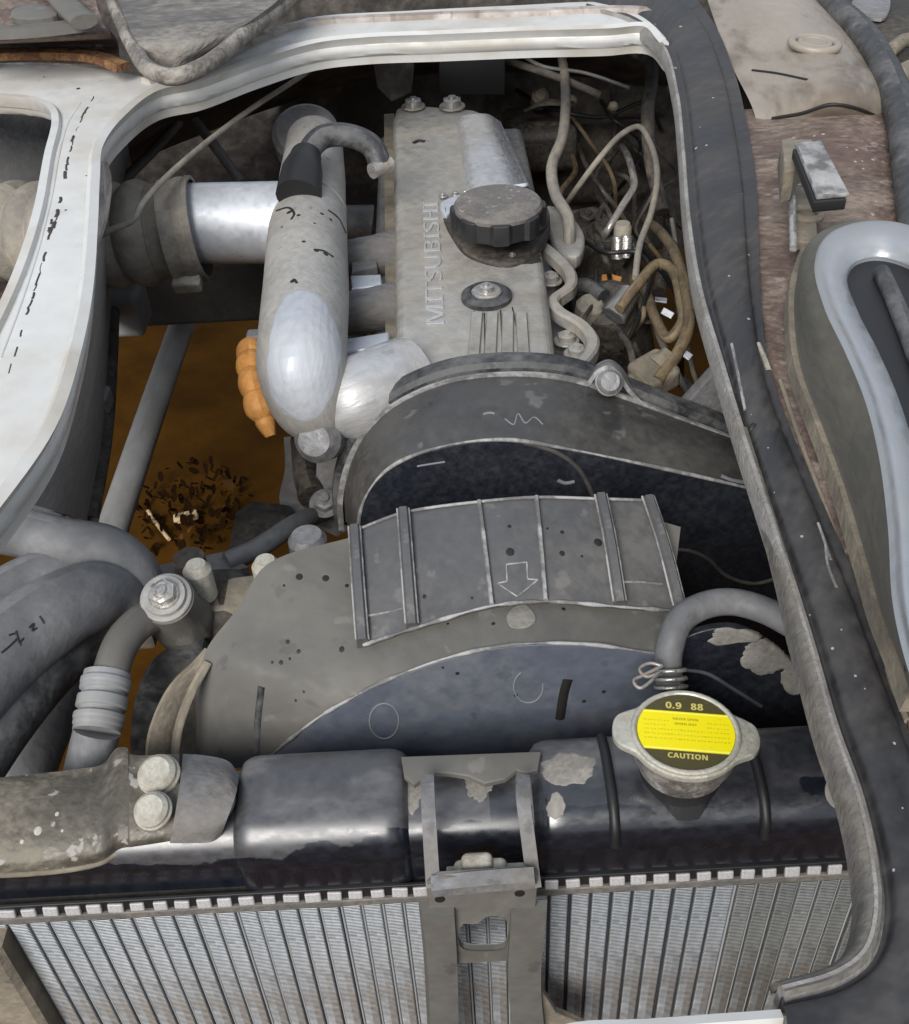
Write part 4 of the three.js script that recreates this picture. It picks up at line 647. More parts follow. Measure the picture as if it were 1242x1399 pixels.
  part(t, 'right_skirt', loft([[Z(880, 692, -0.188), Z(900, 760, -0.15), Z(932, 835, -0.12), Z(932, 870, -0.1)], [Z(900, 700, -0.185), Z(915, 765, -0.15), Z(945, 840, -0.12), Z(950, 890, -0.1)]], { nu: 20, nv: 5, th: 0.003 }), M.shroudTop);
}
{ // lower right of the shroud: dark side panel
  const t = thing('side_shield', 'blue black side shield right of the fan shroud under the overflow hose', 'shield');
  part(t, 'panel', plateZ([[900, 905], [940, 870], [1000, 858], [1060, 885], [1100, 930], [1125, 985], [1150, 1070], [1150, 1110], [890, 1110]], -0.09, 0.005, { s: 60 }), M.timingFace);
  const pn = t.children[0];
  part(t, 'dust_band', merge([patch(1000, 868, 46, 13, pn, { rag: 0.22, sd: 4 }), patch(1050, 893, 40, 26, pn, { rag: 0.22, sd: 7 }), patch(1085, 930, 28, 34, pn, { rag: 0.22, sd: 9 })]), M.dustFilm, 'band of pale dust');
  const s = stroke([[935, 915], [965, 920], [1000, 940], [1040, 965]], pn, 3, 20); if (s) part(t, 'ridge', s, M.shroudFace);
  part(t, 'specks', specks([[962, 885, 3], [958, 898, 2], [1000, 880, 3]], pn) || new THREE.SphereGeometry(0.001), M.mark);
}
{
  const t = thing('overflow_hose', 'grey rubber overflow hose curving from the filler neck to the right', 'hose');
  part(t, 'hose', tube([Y(914, 930, -0.045), Y(914, 890, -0.025), Y(928, 850, -0.015), Y(955, 830, -0.012), Y(995, 822, -0.012), Y(1040, 832, -0.014), Y(1085, 855, -0.02), Y(1140, 890, -0.03)], 0.0078, { n: 60 }), M.rubberDusty);
  const c = thing('spring_clip', 'wire spring clip round the end of the overflow hose', 'hose clip');
  const p = Y(914, 905, -0.03); const d = V(0, 0.5, -0.5);
  part(c, 'coil', merge([0, 1, 2].map(i => tor(p.clone().add(V(0, -0.002 - i * 0.0035, 0.004 + i * 0.003)), d, 0.0085, 0.0011))), M.steel);
  const lp = (x, y) => tube([Y(905, 910, -0.02), Y(x + 8, y - 8, -0.02), Y(x - 6, y, -0.02), Y(x + 2, y + 10, -0.02), Y(904, 918, -0.022)], 0.001, { n: 24, k: 6 });
  part(c, 'ear', lp(880, 914), M.steel); part(c, 'ear', lp(872, 930), M.steel);
}

// ---- left plumbing
one('coolant_pipe', 'grey metal coolant pipe entering from the left above the big hoses', 'pipe', tube([Y(-60, 712, -0.03), Y(30, 728, -0.03), Y(90, 742, -0.03), Y(145, 752, -0.035), Y(180, 778, -0.05), Y(196, 815, -0.07), Y(205, 850, -0.1)], [0.0165, 0.0165, 0.016, 0.0165, 0.0165, 0.016, 0.015], { n: 50, k: 22 }), M.rubberDusty);
one('small_pipe', 'narrow grey pipe emerging from under the white pillar at left', 'pipe', tube([Y(-30, 660, -0.06), Y(30, 695, -0.06), Y(75, 720, -0.06), Y(110, 750, -0.07)], 0.0115, { n: 20 }), M.greyMetal);
one('radiator_hose', 'upper thick dusty radiator hose at the left edge', 'hose', tube([Y(-80, 905, -0.05), Y(-10, 832, -0.045), Y(50, 796, -0.045), Y(105, 782, -0.05), Y(150, 800, -0.065), Y(175, 830, -0.085)], [0.02, 0.02, 0.0195, 0.019, 0.018, 0.018], { n: 40, k: 22 }), M.rubberDusty);
{
  const t = thing('radiator_hose', 'middle thick radiator hose with dark scrawled marks at the left edge', 'hose');
  const h = part(t, 'hose', tube([Y(-80, 985, -0.04), Y(-10, 905, -0.035), Y(50, 855, -0.035), Y(105, 822, -0.04), Y(155, 812, -0.055), Y(180, 850, -0.08)], [0.025, 0.025, 0.0245, 0.023, 0.02, 0.018], { n: 40, k: 26 }), M.rubberDusty);
  part(t, 'ink_mark', merge([[[2, 892], [14, 882], [24, 872]], [[12, 868], [22, 866], [26, 878], [32, 872]], [[22, 862], [24, 870], [28, 882]], [[40, 858], [46, 852], [44, 862], [50, 858]], [[54, 842], [58, 848], [60, 852]]].map(q => stroke(q, h, 1.5, 12)).filter(Boolean)), M.mark, 'scrawled dark writing');
}
one('radiator_hose', 'lowest dark radiator hose at the left edge, under the marked one', 'hose', tube([Y(-60, 1060, -0.07), Y(0, 975, -0.065), Y(60, 905, -0.065), Y(115, 860, -0.075), Y(165, 845, -0.1)], 0.023, { n: 40, k: 22 }), M.rubber);
one('vertical_hose', 'dull green grey hose dropping below the radiator hoses at left', 'hose', tube([Y(105, 900, -0.12), Y(75, 950, -0.13), Y(45, 1010, -0.14), Y(20, 1080, -0.15)], 0.022, { n: 24, k: 18 }), M.rubberDusty);
{
  const t = thing('banjo_fitting', 'steel banjo bolt with bent pipe and crimped hose left of the shroud', 'pipe fitting');
  const ax = V(0, 0.75, 0.35).normalize(), p = Y(228, 818, -0.03);
  part(t, 'body', lathe(p, ax, [[0, 0], [0.0165, 0], [0.0165, -0.02], [0.02, -0.03], [0.019, -0.07], [0, -0.07]]), M.shroud);
  part(t, 'washer', merge([lathe(p, ax, [[0, 0], [0.0155, 0], [0.0155, 0.0025], [0.0145, 0.0032], [0, 0.0032]]), lathe(p.clone().addScaledVector(ax, 0.0034), ax, [[0, 0], [0.013, 0], [0.0125, 0.003], [0, 0.003]])]), M.dustyAlu);
  part(t, 'bolt', boltGeo(p.clone().addScaledVector(ax, 0.006), ax, 0.0082, { washer: 1.15, h: 0.8 }), M.steel);
  part(t, 'bent_pipe', tube([Y(222, 836, -0.045), Y(192, 850, -0.04), Y(168, 876, -0.04), Y(154, 910, -0.045), Y(146, 945, -0.055)], 0.0105, { n: 30, k: 18 }), M.shroud);
  const f0 = Y(147, 920, -0.048), f1 = Y(132, 1000, -0.062);
  part(t, 'ferrule', tube([f0, f1], (f) => [0.0135, 0.0145, 0.0142, 0.0125, 0.0145, 0.0145, 0.0125, 0.0147, 0.0142, 0.0135][Math.min(9, Math.floor(f * 9.99))], { n: 60, k: 22 }), M.panelGrey, 'crimped metal sleeve'); part(t, 'hose', tube([f1, Y(122, 1040, -0.075), Y(110, 1090, -0.09)], 0.0132, { n: 12, k: 18 }), M.rubberDusty);
}
{
  const t = thing('pump_bracket', 'dusty tan cast bracket behind the banjo bolt', 'bracket');
  part(t, 'arm', merge([plateY([[258, 795], [300, 788], [352, 782], [370, 800], [340, 832], [268, 838]], -0.06, 0.025, { bevel: 0.004 }), plateY([[150, 800], [186, 790], [210, 812], [200, 845], [165, 848]], -0.055, 0.03, { bevel: 0.005 })]), M.tan);
  part(t, 'post', merge([cyl(Y(268, 800, -0.06), UP, 0.012, 0.010, 0.025), rbox(0.05, 0.06, 0.05, 0.01, Y(290, 850, -0.09))]), M.darkMetal);
  for (const [x, y] of [[270, 782], [364, 776]]) part(t, 'stud', lathe(Y(x, y, -0.035), UP, [[0, 0.008], [0.006, 0.007], [0.009, 0.002], [0.009, -0.02]]), M.paleBolt); part(t, 'stud', lathe(Y(420, 738, -0.05), UP, [[0, 0.006], [0.01, 0.005], [0.013, 0], [0.013, -0.02]]), M.greyMetal);
}
one('drive_belt', 'dark drive belt curving down left of the shroud', 'belt', sweep([Z(290, 895, -0.15), Z(240, 910, -0.15), Z(215, 945, -0.15), Z(205, 1000, -0.15), Z(205, 1060, -0.15)], [[-0.012, -0.004], [-0.012, 0.004], [0.012, 0.004], [0.012, -0.004]], { up: FWD, n: 30 }), M.rubber);

// ---- radiator
{
  const t = thing('radiator', 'aluminium radiator with black plastic top tank across the bottom', 'radiator');
  const xl = Z(-60, 1230, 0).x, xr = Z(1270, 1160, 0).x, yT = Z(621, 1192, 0).y; // tabs line
  const prof = [[0.004, 0], [0.006, 0.02], [0.007, 0.030], [0.004, 0.040], [-0.004, 0.047], [-0.016, 0.050], [-0.034, 0.050], [-0.046, 0.046], [-0.050, 0.038], [-0.050, 0]];
  // painted-on dust is real dirt with ragged edges: a map along the tank (u) and round it (v)
  const TW = 1024, TH = 256, a = new Uint8Array(TW * TH * 4), b = new Uint8Array(TW * TH * 4);
  for (let j = 0; j < TH; j++) for (let i = 0; i < TW; i++) {
    const n = N1[((j * 2) % S) * S + (i % S)], n2 = N4[(j % S) * S + (i % S)], n3 = N3[(j % S) * S + (i % S)], u = i / TW, v = j / TH;
    const left = sst(0.56, 0.46, u), edge = 0.40 - 0.13 * left + 0.05 * n + 0.02 * n2; // dust lies from here to the back
    let k = sst(edge, edge + 0.02, v) * (0.30 + 0.5 * sst(-1, 1.2, n) * sst(0.3, 0.8, v)) * (u > 0.55 ? 0.35 + 0.5 * sst(0.58, 0.75, v + 0.05 * n) : 1);
    const base = [0.010, 0.012, 0.018], du = [0.16, 0.155, 0.155], q = (j * TW + i) * 4;
    for (let e = 0; e < 3; e++) a[q + e] = toS((base[e] + (du[e] - base[e]) * k) * (1 + 0.1 * n3)); a[q + 3] = 255;
    b[q] = 255; b[q + 1] = 255 * Math.min(1, Math.max(0.1, 0.27 + 0.35 * k + 0.03 * n3)); b[q + 2] = 0; b[q + 3] = 255;
  }
  const tm = tex(a, TW, TH, true), tr = tex(b, TW, TH); tm.wrapS = tm.wrapT = tr.wrapS = tr.wrapT = THREE.ClampToEdgeWrapping;
  const tank = new THREE.MeshPhysicalMaterial({ map: tm, roughnessMap: tr, roughness: 1, ior: 1.75, side: THREE.DoubleSide });
  const mkTank = (x0, x1, sc, lift, round) => {
    const cs = new THREE.CatmullRomCurve3(prof.slice(1, -1).map(q => V(q[0], q[1], 0))).getPoints(30).map(q => [q.x, q.y]); const pr = [prof[0], ...cs, prof.at(-1)];
    const nx = 60, pos = [], uv = [], idx = [], k = pr.length;
    for (let i = 0; i <= nx; i++) { // rounded ends shrink the section
      const f = i / nx, x = x0 + (x1 - x0) * f, e = round ? Math.min(1, Math.min(x - x0, x1 - x) / 0.012) : 1, s = round ? sc * (0.86 + 0.14 * Math.sqrt(Math.max(0, 1 - (1 - e) ** 2))) : sc;
      for (let j = 0; j < k; j++) { const z = -0.022 + (pr[j][0] + 0.022) * s, y = yT + pr[j][1] * s + lift; pos.push(x, y, z); uv.push((x - xl) / (xr - xl), j / (k - 1)); }
    }
    for (let i = 0; i < nx; i++) for (let j = 0; j < k - 1; j++) { const p = i * k + j, q = p + k; idx.push(p, q, p + 1, q, q + 1, p + 1); }
    const ends = [0, nx].map(i => { const o = pos.length / 3; for (let j = 0; j < k; j++) { const s = (i * k + j) * 3; pos.push(pos[s], pos[s + 1], pos[s + 2]); uv.push(uv[(i * k + j) * 2], 0.3); } const tri = THREE.ShapeUtils.triangulateShape(pr.map(q => new THREE.Vector2(...q)), []); for (const t3 of tri) idx.push(o + t3[0], o + t3[1], o + t3[2]); });
    return mkGeo(pos, uv, idx);
  };
  const tk = part(t, 'upper_tank', mkTank(xl, xr, 0.9, 0.0, false), tank);
  const L0 = Z(316, 1075, -0.02).x, L1 = Z(556, 1075, -0.02).x, R0 = Z(726, 1070, -0.02).x, R1 = xr + 0.02;
  part(t, 'tank_bulge', mkTank(L0, L1, 1.06, 0.0, true), tank, 'dusty rounded bulge'); part(t, 'tank_bulge', mkTank(R0, R1, 1.06, 0, true), tank, 'glossy rounded bulge');
  for (const x of [838, 1042]) { const px = Z(x, 1080, -0.005).x; const rb = []; const cs = prof.slice(2, 8).map(q => V(px, yT + q[1] * 1.06 + 0.001, -0.022 + (q[0] + 0.022) * 1.06 + 0.001)); part(t.children.filter(o => o.name === 'tank_bulge')[1], 'tank_rib', tube(cs, 0.0028, { n: 24, k: 10 }), M.black); }
  // neck of the filler
  const cp = Y(935, 1010, -0.024);
  part(t, 'filler_neck', lathe(V(cp.x, yT + 0.044, cp.z), UP, [[0.026, 0], [0.022, 0.006], [0.02, 0.022], [0, 0.022]]), M.black); 
  part(t, 'neck_spout', tube([V(cp.x, yT + 0.058, cp.z - 0.01), Y(915, 930, -0.045), Y(914, 912, -0.035)], 0.0055, { n: 16 }), M.black);
  const bl = t.children.filter(o => o.name === 'tank_bulge');
  part(bl[1], 'dust_film', merge([patch(772, 1052, 40, 24, bl[1], { rag: 0.22, sd: 5, lift: 0.0003 }), patch(760, 1105, 14, 20, bl[1], { rag: 0.22, sd: 8, lift: 0.0003 }), patch(1150, 1080, 40, 46, bl[1], { rag: 0.22, sd: 3, lift: 0.0003 })]), M.dustFilm, 'patches of dust');
  part(tk, 'dust_film', merge([patch(655, 1068, 24, 30, tk, { rag: 0.3, sd: 6, lift: 0.0003 }), patch(566, 1080, 14, 34, tk, { rag: 0.3, sd: 1, lift: 0.0003 }), patch(730, 1085, 10, 30, tk, { rag: 0.3, sd: 11, lift: 0.0003 })]), M.dustFilm, 'patches of dust');
  // header plate and crimp tabs
  part(t, 'header_plate', rbox(xr - xl, 0.006, 0.062, 0.001, V((xl + xr) / 2, yT - 0.0105, -0.022)), M.railTan, 'brownish metal header edge');
  part(t, 'tab_gap', rbox(xr - xl, 0.009, 0.002, 0.0005, V((xl + xr) / 2, yT - 0.003, 0.0062)), M.black, 'black strip showing in the gaps behind the crimp tabs');  // plain black strip that darkens the gaps between the tabs
  const pitch = m(29.6, V(0, yT, 0)), nT = Math.floor((xr - xl) / pitch);
  M.paleTab = mat({ c: [0.46, 0.45, 0.45], d: [0.26, 0.24, 0.22], t: 0.7, w: 0.9, grain: 0.1, r: 0.55, tile: 0.05, metal: 0.2, bump: 0 });
  const tabG = boxUV(new RoundedBoxGeometry(pitch * 0.68, 0.0058, 0.0026, 2, 0.0008));
  for (let i = 0; i < nT; i++) { const o = part(t, 'crimp_tab', tabG, M.paleTab); o.scale.set(0.9 + 0.2 * rnd(), 0.85 + 0.3 * rnd(), 1); o.rotation.z = (rnd() - 0.5) * 0.12; o.position.set(xl + (i + 0.5) * pitch + (rnd() - 0.5) * 0.0009, yT - 0.0035 + (rnd() - 0.5) * 0.0005, 0.0078); o.rotation.x = -0.25 + (rnd() - 0.5) * 0.1; }
  // core: fin strips between flat tubes
  const y1 = yT - 0.0135, Hc = 0.40, fw = pitch * 0.85;
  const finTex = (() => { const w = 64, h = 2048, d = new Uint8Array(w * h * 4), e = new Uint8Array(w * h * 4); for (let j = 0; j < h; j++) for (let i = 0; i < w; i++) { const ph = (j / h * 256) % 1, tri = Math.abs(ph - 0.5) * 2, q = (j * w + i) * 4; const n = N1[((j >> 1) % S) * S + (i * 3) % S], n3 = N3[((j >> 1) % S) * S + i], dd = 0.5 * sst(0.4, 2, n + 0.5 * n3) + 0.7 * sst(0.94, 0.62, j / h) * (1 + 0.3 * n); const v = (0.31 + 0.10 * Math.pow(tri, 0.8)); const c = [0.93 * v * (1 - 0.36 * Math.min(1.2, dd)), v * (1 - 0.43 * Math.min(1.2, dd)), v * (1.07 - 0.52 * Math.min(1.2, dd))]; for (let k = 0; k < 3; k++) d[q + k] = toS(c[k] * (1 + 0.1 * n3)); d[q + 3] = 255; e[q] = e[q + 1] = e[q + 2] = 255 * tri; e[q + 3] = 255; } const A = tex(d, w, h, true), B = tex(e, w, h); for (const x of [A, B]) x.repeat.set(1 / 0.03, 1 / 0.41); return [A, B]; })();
  const finMats = [0, 1, 2, 3, 4, 5].map(i => { const [A, B] = finTex, x = new THREE.MeshStandardMaterial({ map: A, bumpMap: B, bumpScale: 0.0012, roughness: 0.5, metalness: 0.35, side: THREE.DoubleSide }); x.color.setRGB(...[[1, 1, 1], [0.93, 0.94, 0.95], [0.97, 0.97, 0.97], [0.66, 0.65, 0.60], [0.58, 0.57, 0.52], [0.72, 0.70, 0.65]][i]); return x; });  // last three tints put the shade over the right-hand fins into their colour
  const finG = boxUV(new RoundedBoxGeometry(fw, Hc, 0.03, 2, 0.001).translate(0, Hc / 2 + 0.005, 0)).translate(0, -Hc / 2 - 0.005, 0), tubeG = boxUV(new RoundedBoxGeometry(pitch * 0.12, Hc, 0.03, 2, 0.0008));
  for (let i = 0; i < nT + 1; i++) {
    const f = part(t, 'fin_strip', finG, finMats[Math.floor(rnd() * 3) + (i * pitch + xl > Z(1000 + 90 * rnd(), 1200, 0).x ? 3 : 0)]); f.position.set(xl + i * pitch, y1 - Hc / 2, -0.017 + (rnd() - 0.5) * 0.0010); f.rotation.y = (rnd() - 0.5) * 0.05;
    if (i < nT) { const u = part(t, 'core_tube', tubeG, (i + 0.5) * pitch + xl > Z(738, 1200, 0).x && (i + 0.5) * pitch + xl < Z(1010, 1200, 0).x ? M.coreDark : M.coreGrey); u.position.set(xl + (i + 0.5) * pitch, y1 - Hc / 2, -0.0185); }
  }
  const rad = t;
}
{ // side post of the radiator at the lower left corner
  const t = thing('radiator_side_post', 'brown dusty metal side post at the lower left of the radiator', 'radiator bracket');
  part(t, 'channel', sweep([0, -0.12, -0.36].map(dy => Z(-4, 1268, 0.0).add(V(-0.026, dy - 0.004, 0.006))), [[-0.03, -0.02], [-0.03, 0.003], [-0.026, 0.006], [0.008, 0.006], [0.011, 0.002], [0.011, -0.02]], { up: FWD, n: 16 }), M.tan);
}
{
  const t = thing('mounting_rail', 'dusty brown metal rail over the left end of the radiator tank', 'bracket');
  const back = [[-80, 1070], [40, 1058], [110, 1050], [140, 1044], [160, 1022], [174, 1022], [178, 1030], [245, 1030]], mid = [[-80, 1110], [40, 1098], [110, 1092], [140, 1086], [160, 1070], [174, 1068], [178, 1074], [245, 1072]], fr = [[-80, 1178], [40, 1176], [110, 1168], [140, 1162], [160, 1148], [174, 1146], [178, 1148], [245, 1140]], lo = [[-80, 1200], [40, 1196], [110, 1188], [140, 1180], [160, 1168], [174, 1164], [178, 1162], [245, 1152]];
  part(t, 'rail', loft([Ys(back, -0.05), Ys(mid, -0.046), Ys(fr, -0.056), Ys(lo, -0.068)], { nu: 90, nv: 24, th: 0.003 }), mat({ c: [0.10, 0.09, 0.072], d: [0.20, 0.175, 0.135], t: 0.5, w: 1.0, grain: 0.12, r: 0.5, rd: 0.8, tile: 0.15, bump: 0.0006, specks: 0.5, metal: 0.2 }));
  part(t, 'edge', tube(Ys(lo.map(q => [q[0], q[1] - 3]), -0.066), 0.0018, { n: 60, k: 8 }), M.tan); part(t, 'rust_spot', specks([[52, 1135, 6], [78, 1112, 3], [30, 1150, 3], [85, 1135, 2]], t.children[0]), M.paleBolt);
  part(t, 'bolt', boltGeo(Y(218, 1060, -0.045), V(-0.1, 1, 0.3), 0.0105, { dome: true, washer: 1.1, h: 0.6 }), M.paleBolt); part(t, 'bolt', boltGeo(Y(210, 1108, -0.045), V(-0.1, 1, 0.4), 0.0092, { dome: true, washer: 1.1, h: 0.6 }), M.paleBolt);
}
one('tank_strap', 'bluish grey metal strap folded over the radiator tank beside two pale bolts', 'strap', loft([Ys([[250, 1030], [280, 1032], [312, 1040], [326, 1058]], -0.052), Ys([[246, 1068], [280, 1070], [312, 1076], [322, 1086]], -0.042), Ys([[238, 1120], [270, 1122], [298, 1124], [310, 1120]], -0.045), Ys([[232, 1152], [262, 1152], [290, 1150], [302, 1142]], -0.060)], { nu: 30, nv: 24, th: 0.003 }), M.greyMetal);
{
  const t = thing('latch_bracket', 'grey hood latch bracket with two prongs in front of the radiator', 'latch bracket');
  const saddle = plateY([[548, 1033], [740, 1026], [735, 1052], [720, 1056], [706, 1052], [690, 1064], [662, 1070], [640, 1060], [612, 1056], [596, 1055], [582, 1060], [566, 1072], [552, 1060]], -0.046, 0.004, { bevel: 0.001 });
  part(t, 'saddle', saddle, M.shroud, 'pale dusty saddle on the tank');
  const zf = 0.034;
  for (const [x0, x1, x2] of [[584, 588, 592], [714, 722, 730]]) part(t, 'prong', sweep([Y(x0, 1062, -0.038), Y(x0 + 1, 1095, -0.034), Z(x1, 1150, 0.018), Z(x2, 1212, zf)], [[-0.0035, -0.002], [-0.0035, 0.002], [0.0035, 0.002], [0.0035, -0.002]], { n: 40, up: V(0, 0.6, 0.8) }), M.greyMetal);
  part(t, 'plate', plateZ([[583, 1206], [600, 1200], [720, 1192], [735, 1198], [732, 1240], [722, 1312], [598, 1318], [588, 1260]], zf, 0.004, { bevel: 0.0005, holes: [[[632, 1262], [650, 1262], [665, 1252], [688, 1252], [696, 1270], [690, 1296], [660, 1300], [630, 1296]]] }), M.shroud);
  const pl = t.children.at(-1);
  part(t, 'leg', sweep([Z(596, 1240, zf), Z(602, 1320, zf), Z(606, 1460, zf)], [[-0.009, -0.004], [-0.009, 0.004], [-0.005, 0.005], [0.007, 0.003], [0.009, -0.004]], { up: FWD, n: 14 }), M.shroud); part(t, 'leg', sweep([Z(722, 1240, zf), Z(716, 1330, zf), Z(722, 1400, zf), Z(735, 1470, zf)], [[-0.010, -0.004], [-0.009, 0.003], [0.004, 0.005], [0.009, 0.004], [0.009, -0.004]], { up: FWD, n: 20 }), M.shroud);
  part(t, 'gusset', plateZ([[728, 1290], [738, 1350], [760, 1385], [800, 1402], [800, 1440], [722, 1440]], zf - 0.003, 0.005), M.tan);
  const hl = [[601, 1228], [710, 1220]].map(q => { const h = hit(...q, pl); return h ? lathe(h.p, FWD, [[0, 0.0006], [0.0025, 0.0006], [0.0028, -0.001]]) : null; }).filter(Boolean); if (hl.length) part(t, 'hole', merge(hl), M.mark);
  part(t, 'fold', sweep([Z(590, 1210, zf + 0.001), Z(660, 1203, zf + 0.001), Z(730, 1198, zf + 0.001)], [[-0.004, -0.003], [-0.002, 0.004], [0.004, 0.004], [0.005, -0.003]], { up: FWD, n: 12 }), M.greyMetal);
}
one('wax_lump', 'pale cream rubber stop on top of the latch bracket plate', 'rubber stop', merge([rbox(0.027, 0.008, 0.012, 0.0035, Z(657, 1190, 0.024)), rbox(0.016, 0.008, 0.010, 0.0035, Z(652, 1179, 0.022)), rbox(0.04, 0.003, 0.01, 0.001, Z(664, 1194, 0.022))]), M.paleBolt);
{ // pressure cap
  const t = thing('pressure_cap', 'metal radiator pressure cap with yellow and black caution label', 'radiator cap');
  const c = Y(936, 1007, -0.016), dd = depthOf(c), mm = dd / F, s = new THREE.Shape(), R = 76 * mm, E = 99 * mm;
  const rad = a => { const k = Math.pow(Math.abs(Math.cos(a)), 14); return R * (1 - k) + E * k; };
  for (let i = 0; i <= 200; i++) { const a = i / 200 * Math.PI * 2, w = 1, r = Math.max(R, Math.min(E, 0)) ; let x = R * Math.cos(a), y = R * Math.sin(a); const k = Math.exp(-Math.pow(Math.sin(a) / 0.42, 4)); const q = R + (E - R) * k * Math.abs(Math.cos(a)); x = q * Math.cos(a); y = q * Math.sin(a); i ? s.lineTo(x, y) : s.moveTo(x, y); }
  let g = new THREE.ExtrudeGeometry(s, { depth: 0.0022, bevelEnabled: true, bevelSize: 0.0015, bevelThickness: 0.0012, bevelOffset: -0.0015, bevelSegments: 3 }); g.rotateX(-Math.PI / 2); g = BGU.toCreasedNormals(g, 0.6);
  const grp = [];
  part(t, 'flange', boxUV(g), M.paleCap || (M.paleCap = mat({ c: [0.50, 0.49, 0.42], d: [0.36, 0.33, 0.27], t: 0.9, w: 0.8, grain: 0.06, r: 0.42, rd: 0.7, tile: 0.08, metal: 0.4, bump: 0.0003 })), 'two eared metal flange');
  part(t, 'skirt', lathe(V(0, 0, 0), UP, [[R * 0.94, 0], [R * 0.93, -0.010], [R * 0.86, -0.014], [R * 0.8, -0.02], [0, -0.02]]), M.steel);
  part(t, 'rim', tor(V(0, 0.004, 0), UP, R * 0.92, 0.0016), M.paleCap);
  const cv = document.createElement('canvas'); cv.width = cv.height = 200; const x = cv.getContext('2d'); x.scale(200 / 512, 200 / 512);
  x.fillStyle = '#4a4424'; x.fillRect(0, 0, 512, 512); x.fillStyle = '#efe000'; x.fillRect(0, 126, 512, 264); x.fillStyle = 'rgba(255,250,130,0.8)'; x.fillRect(0, 132, 512, 9); x.fillRect(0, 374, 512, 10);
  x.textAlign = 'center'; x.fillStyle = '#cfc26a'; x.font = 'bold 62px sans-serif'; x.fillText('0.9', 196, 108); x.fillText('88', 318, 108); x.font = 'bold 46px sans-serif'; x.fillText('CAUTION', 262, 438);
  x.fillStyle = 'rgba(120,112,10,0.75)'; x.font = 'bold 22px sans-serif'; x.fillText('NEVER OPEN', 256, 186); x.fillText('WHEN HOT', 256, 218); x.font = '15px sans-serif';
  for (let r = 0; r < 5; r++) for (let e = 0; e < 26; e++) { const px = 40 + e * 17 + rnd() * 4; if (r < 2 && px > 160 && px < 360) continue; x.globalAlpha = 0.25 + 0.3 * rnd(); x.fillRect(px, 250 + (r - 2) * 30 + rnd() * 3, 8 + 6 * rnd(), 7); } x.globalAlpha = 1;
  for (let e = 0; e < 240; e++) { x.globalAlpha = 0.10 + 0.16 * rnd(); x.fillStyle = rnd() < 0.6 ? '#8d8560' : '#fff7c0'; const a = rnd() * 512, b = rnd() * 512; x.fillRect(a, b, 1 + rnd() * 26, 1 + rnd() * 2); } x.globalAlpha = 1;
  const tx = new THREE.CanvasTexture(cv); tx.colorSpace = THREE.SRGBColorSpace;
  const disc = new THREE.CylinderGeometry(R * 0.86, R * 0.86, 0.0012, 64); disc.translate(0, 0.0040, 0);
  const up = disc.attributes.position, uv = disc.attributes.uv; for (let i = 0; i < up.count; i++) uv.setXY(i, 0.5 + up.getX(i) / (R * 1.76), 0.5 - up.getZ(i) / (R * 1.76));
  part(t, 'caution_label', disc, new THREE.MeshStandardMaterial({ map: tx, roughness: 0.45 }), 'yellow and black caution label');
  const q = new THREE.Quaternion().setFromEuler(new THREE.Euler(-0.03, -0.17, 0)); for (const o of t.children) { o.geometry.applyQuaternion(q); o.geometry.translate(c.x, c.y, c.z); }
}

// ---- top left: seat base, folded sheet
{
  const t = thing('hanging_cover', 'dusty dark grey moulded cover hanging over the rear white beam', 'cover');
  const rows = [Ys([[140, -60], [270, -70], [430, -60]], 0.16), Ys([[165, 10], [265, 0], [380, 0]], 0.15), Ys([[192, 65], [255, 62], [320, 45]], 0.145), Ys([[212, 92], [238, 97], [270, 88]], 0.125), Ys([[222, 98], [238, 102], [258, 97]], 0.11)];
  part(t, 'shell', loft(rows, { nu: 30, nv: 40, th: 0.004 }), mat({ c: [0.085, 0.08, 0.076], d: [0.20, 0.185, 0.165], t: 0.2, w: 1.0, grain: 0.16, r: 0.6, rd: 0.85, tile: 0.22, bump: 0.0012, streak: 0.3, streakC: [0.3, 0.28, 0.25] }));
  part(t, 'rim', tube(Ys([[132, -60], [158, 10], [184, 66], [206, 96], [238, 105], [276, 92], [330, 50], [392, 0], [440, -60]], 0.14), 0.007, { n: 70 }), mat({ c: [0.12, 0.108, 0.095], d: [0.26, 0.24, 0.21], t: 0.3, w: 0.8, grain: 0.12, r: 0.7, tile: 0.1 }), 'rolled edge');
}
{
  const t = thing('folded_sheet', 'rusty dusty folded sheet metal in the top left corner', 'sheet metal');
  part(t, 'sheet', loft([Ys([[-60, 82], [60, 80], [165, 88]], 0.108), Ys([[-60, 66], [60, 62], [160, 62]], 0.112), Ys([[-60, 58], [60, 52], [150, 46]], 0.14), Ys([[-60, 38], [60, 34], [140, 30]], 0.145), Ys([[-60, -40], [60, -40], [120, -50]], 0.15)], { nu: 24, nv: 40, th: 0.004 }), M.rusty);
  part(t, 'rib', merge([sweep(Ys([[-60, 46], [40, 42], [130, 32]], 0.152), [[-0.008, -0.004], [-0.006, 0.004], [0.006, 0.004], [0.008, -0.004]], { n: 20 }), tube(Ys([[60, -40], [85, 0], [115, 30]], 0.16), 0.012, { n: 12, flat: 0.5 })]), M.shroud);
  part(t, 'patch', plateY([[18, 12], [40, 4], [62, 8], [78, 20], [60, 24], [20, 24]], 0.158, 0.006, { s: 30 }), M.shroud, 'pale patch');
  part(t, 'rust_strip', sweep(Ys([[-60, 76], [60, 72], [130, 76], [168, 90]], 0.116), [[-0.008, -0.004], [-0.006, 0.002], [0.006, 0.002], [0.008, -0.004]], { n: 24 }), mat({ c: [0.12, 0.05, 0.025], d: [0.24, 0.13, 0.05], t: 0.4, w: 0.8, grain: 0.2, r: 0.9, tile: 0.08, bump: 0.001 }), 'orange brown rust strip');
}

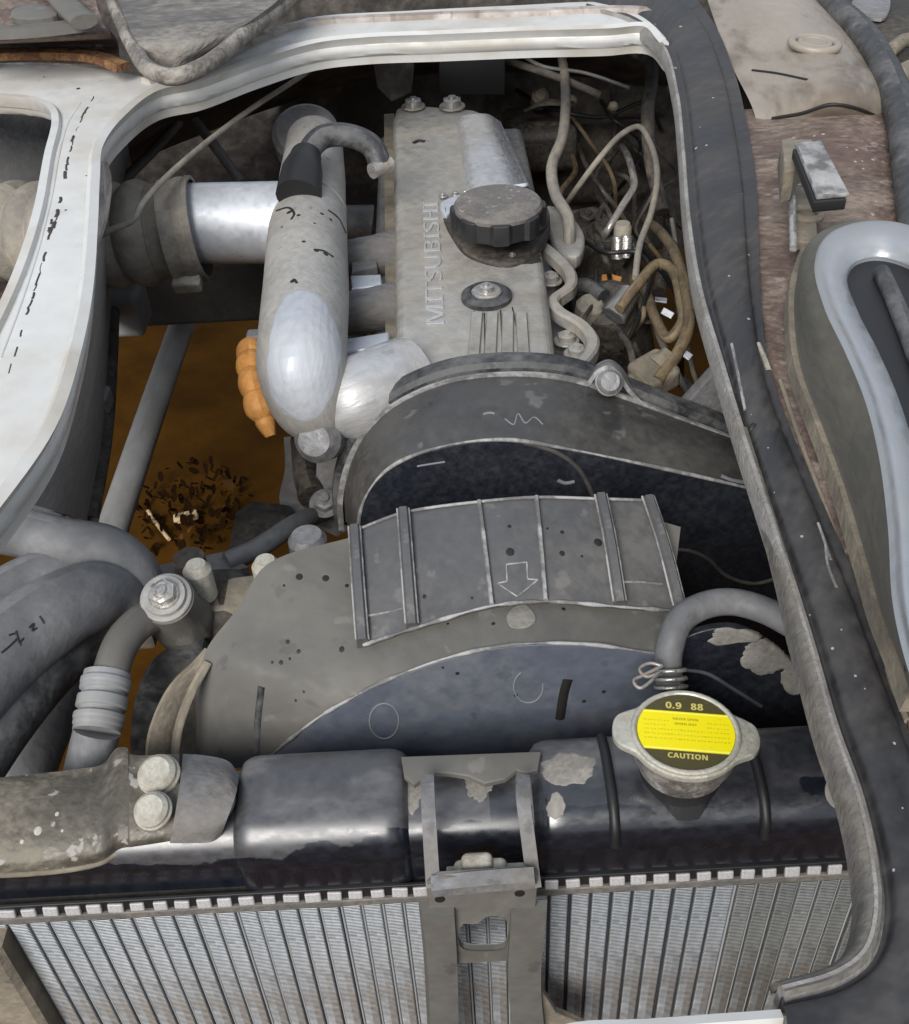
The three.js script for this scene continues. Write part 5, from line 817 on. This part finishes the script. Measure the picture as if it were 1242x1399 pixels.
// ---- ground litter seen through the gap
one('twig', 'pale straw coloured chip lying on the brown soil', 'twig', rbox(0.042, 0.012, 0.018, 0.004, Y(254, 706, -0.765), [0.1, 0.2, 0.05]), M.twig);
one('twig', 'thin curved straw stalk on the brown soil below the chassis tube', 'twig', tube([Y(202, 698, -0.77), Y(216, 718, -0.77), Y(231, 737, -0.77)], 0.0035, { n: 12, k: 6 }), M.twig);
{
  const a = []; const ctr = Y(266, 694, -0.77);
  for (let i = 0; i < 240; i++) { const r = 0.10 * Math.sqrt(rnd()), th = rnd() * 6.28; const g = new THREE.CircleGeometry(0.003 + 0.006 * rnd(), 7); g.scale(1, 0.4 + 0.4 * rnd(), 1); const p = g.attributes.position; for (let k = 0; k < p.count; k++) p.setZ(k, 0.006 * Math.sin(p.getX(k) * 180)); g.computeVertexNormals(); g.rotateX(-1.57 + (rnd() - 0.5) * 1.2); g.rotateY(rnd() * 6); g.translate(ctr.x + r * Math.cos(th), -0.775 + 0.03 * rnd(), ctr.z + r * Math.sin(th) * 1.2); a.push(boxUV(g)); }
  const o = one('leaf_litter', 'clump of dark dead leaves on the brown soil in the gap', 'leaf litter', merge(a), M.leaf); o.userData.kind = 'stuff';
}
for (const [x, y, s, c] of [[310, 660, 0.02, 1], [300, 700, 0.016, 0], [262, 725, 0.01, 1], [250, 735, 0.008, 1]]) { const g = new THREE.CircleGeometry(s, 9); g.scale(1, 0.5, 1); const p = g.attributes.position; for (let k = 0; k < p.count; k++) p.setZ(k, 0.006 * Math.cos(p.getX(k) * 120)); g.computeVertexNormals(); g.rotateX(-1.2); g.rotateY(x); const q = Y(x, y, -0.75); g.translate(q.x, q.y, q.z); one('dead_leaf', { 310: 'brown dead leaf at the right of the dark litter', 300: 'small dark dead leaf below the litter clump', 262: 'tiny brown leaf scrap below the pale chip', 250: 'smallest brown leaf scrap near the lower edge of the gap' }[x], 'leaf', boxUV(g), c ? M.leafB : M.leaf); }

// ---- give every thing an origin at its base
for (const o of things) {
  o.updateMatrixWorld(true); const b = new THREE.Box3().setFromObject(o); if (b.isEmpty()) continue;
  const c = V((b.min.x + b.max.x) / 2, b.min.y, (b.min.z + b.max.z) / 2);
  if (o.isMesh) { o.geometry.translate(-c.x, -c.y, -c.z); o.position.copy(c); } else { o.position.copy(c); for (const k of o.children) k.position.sub(c); }
}
renderer.render(scene, camera);
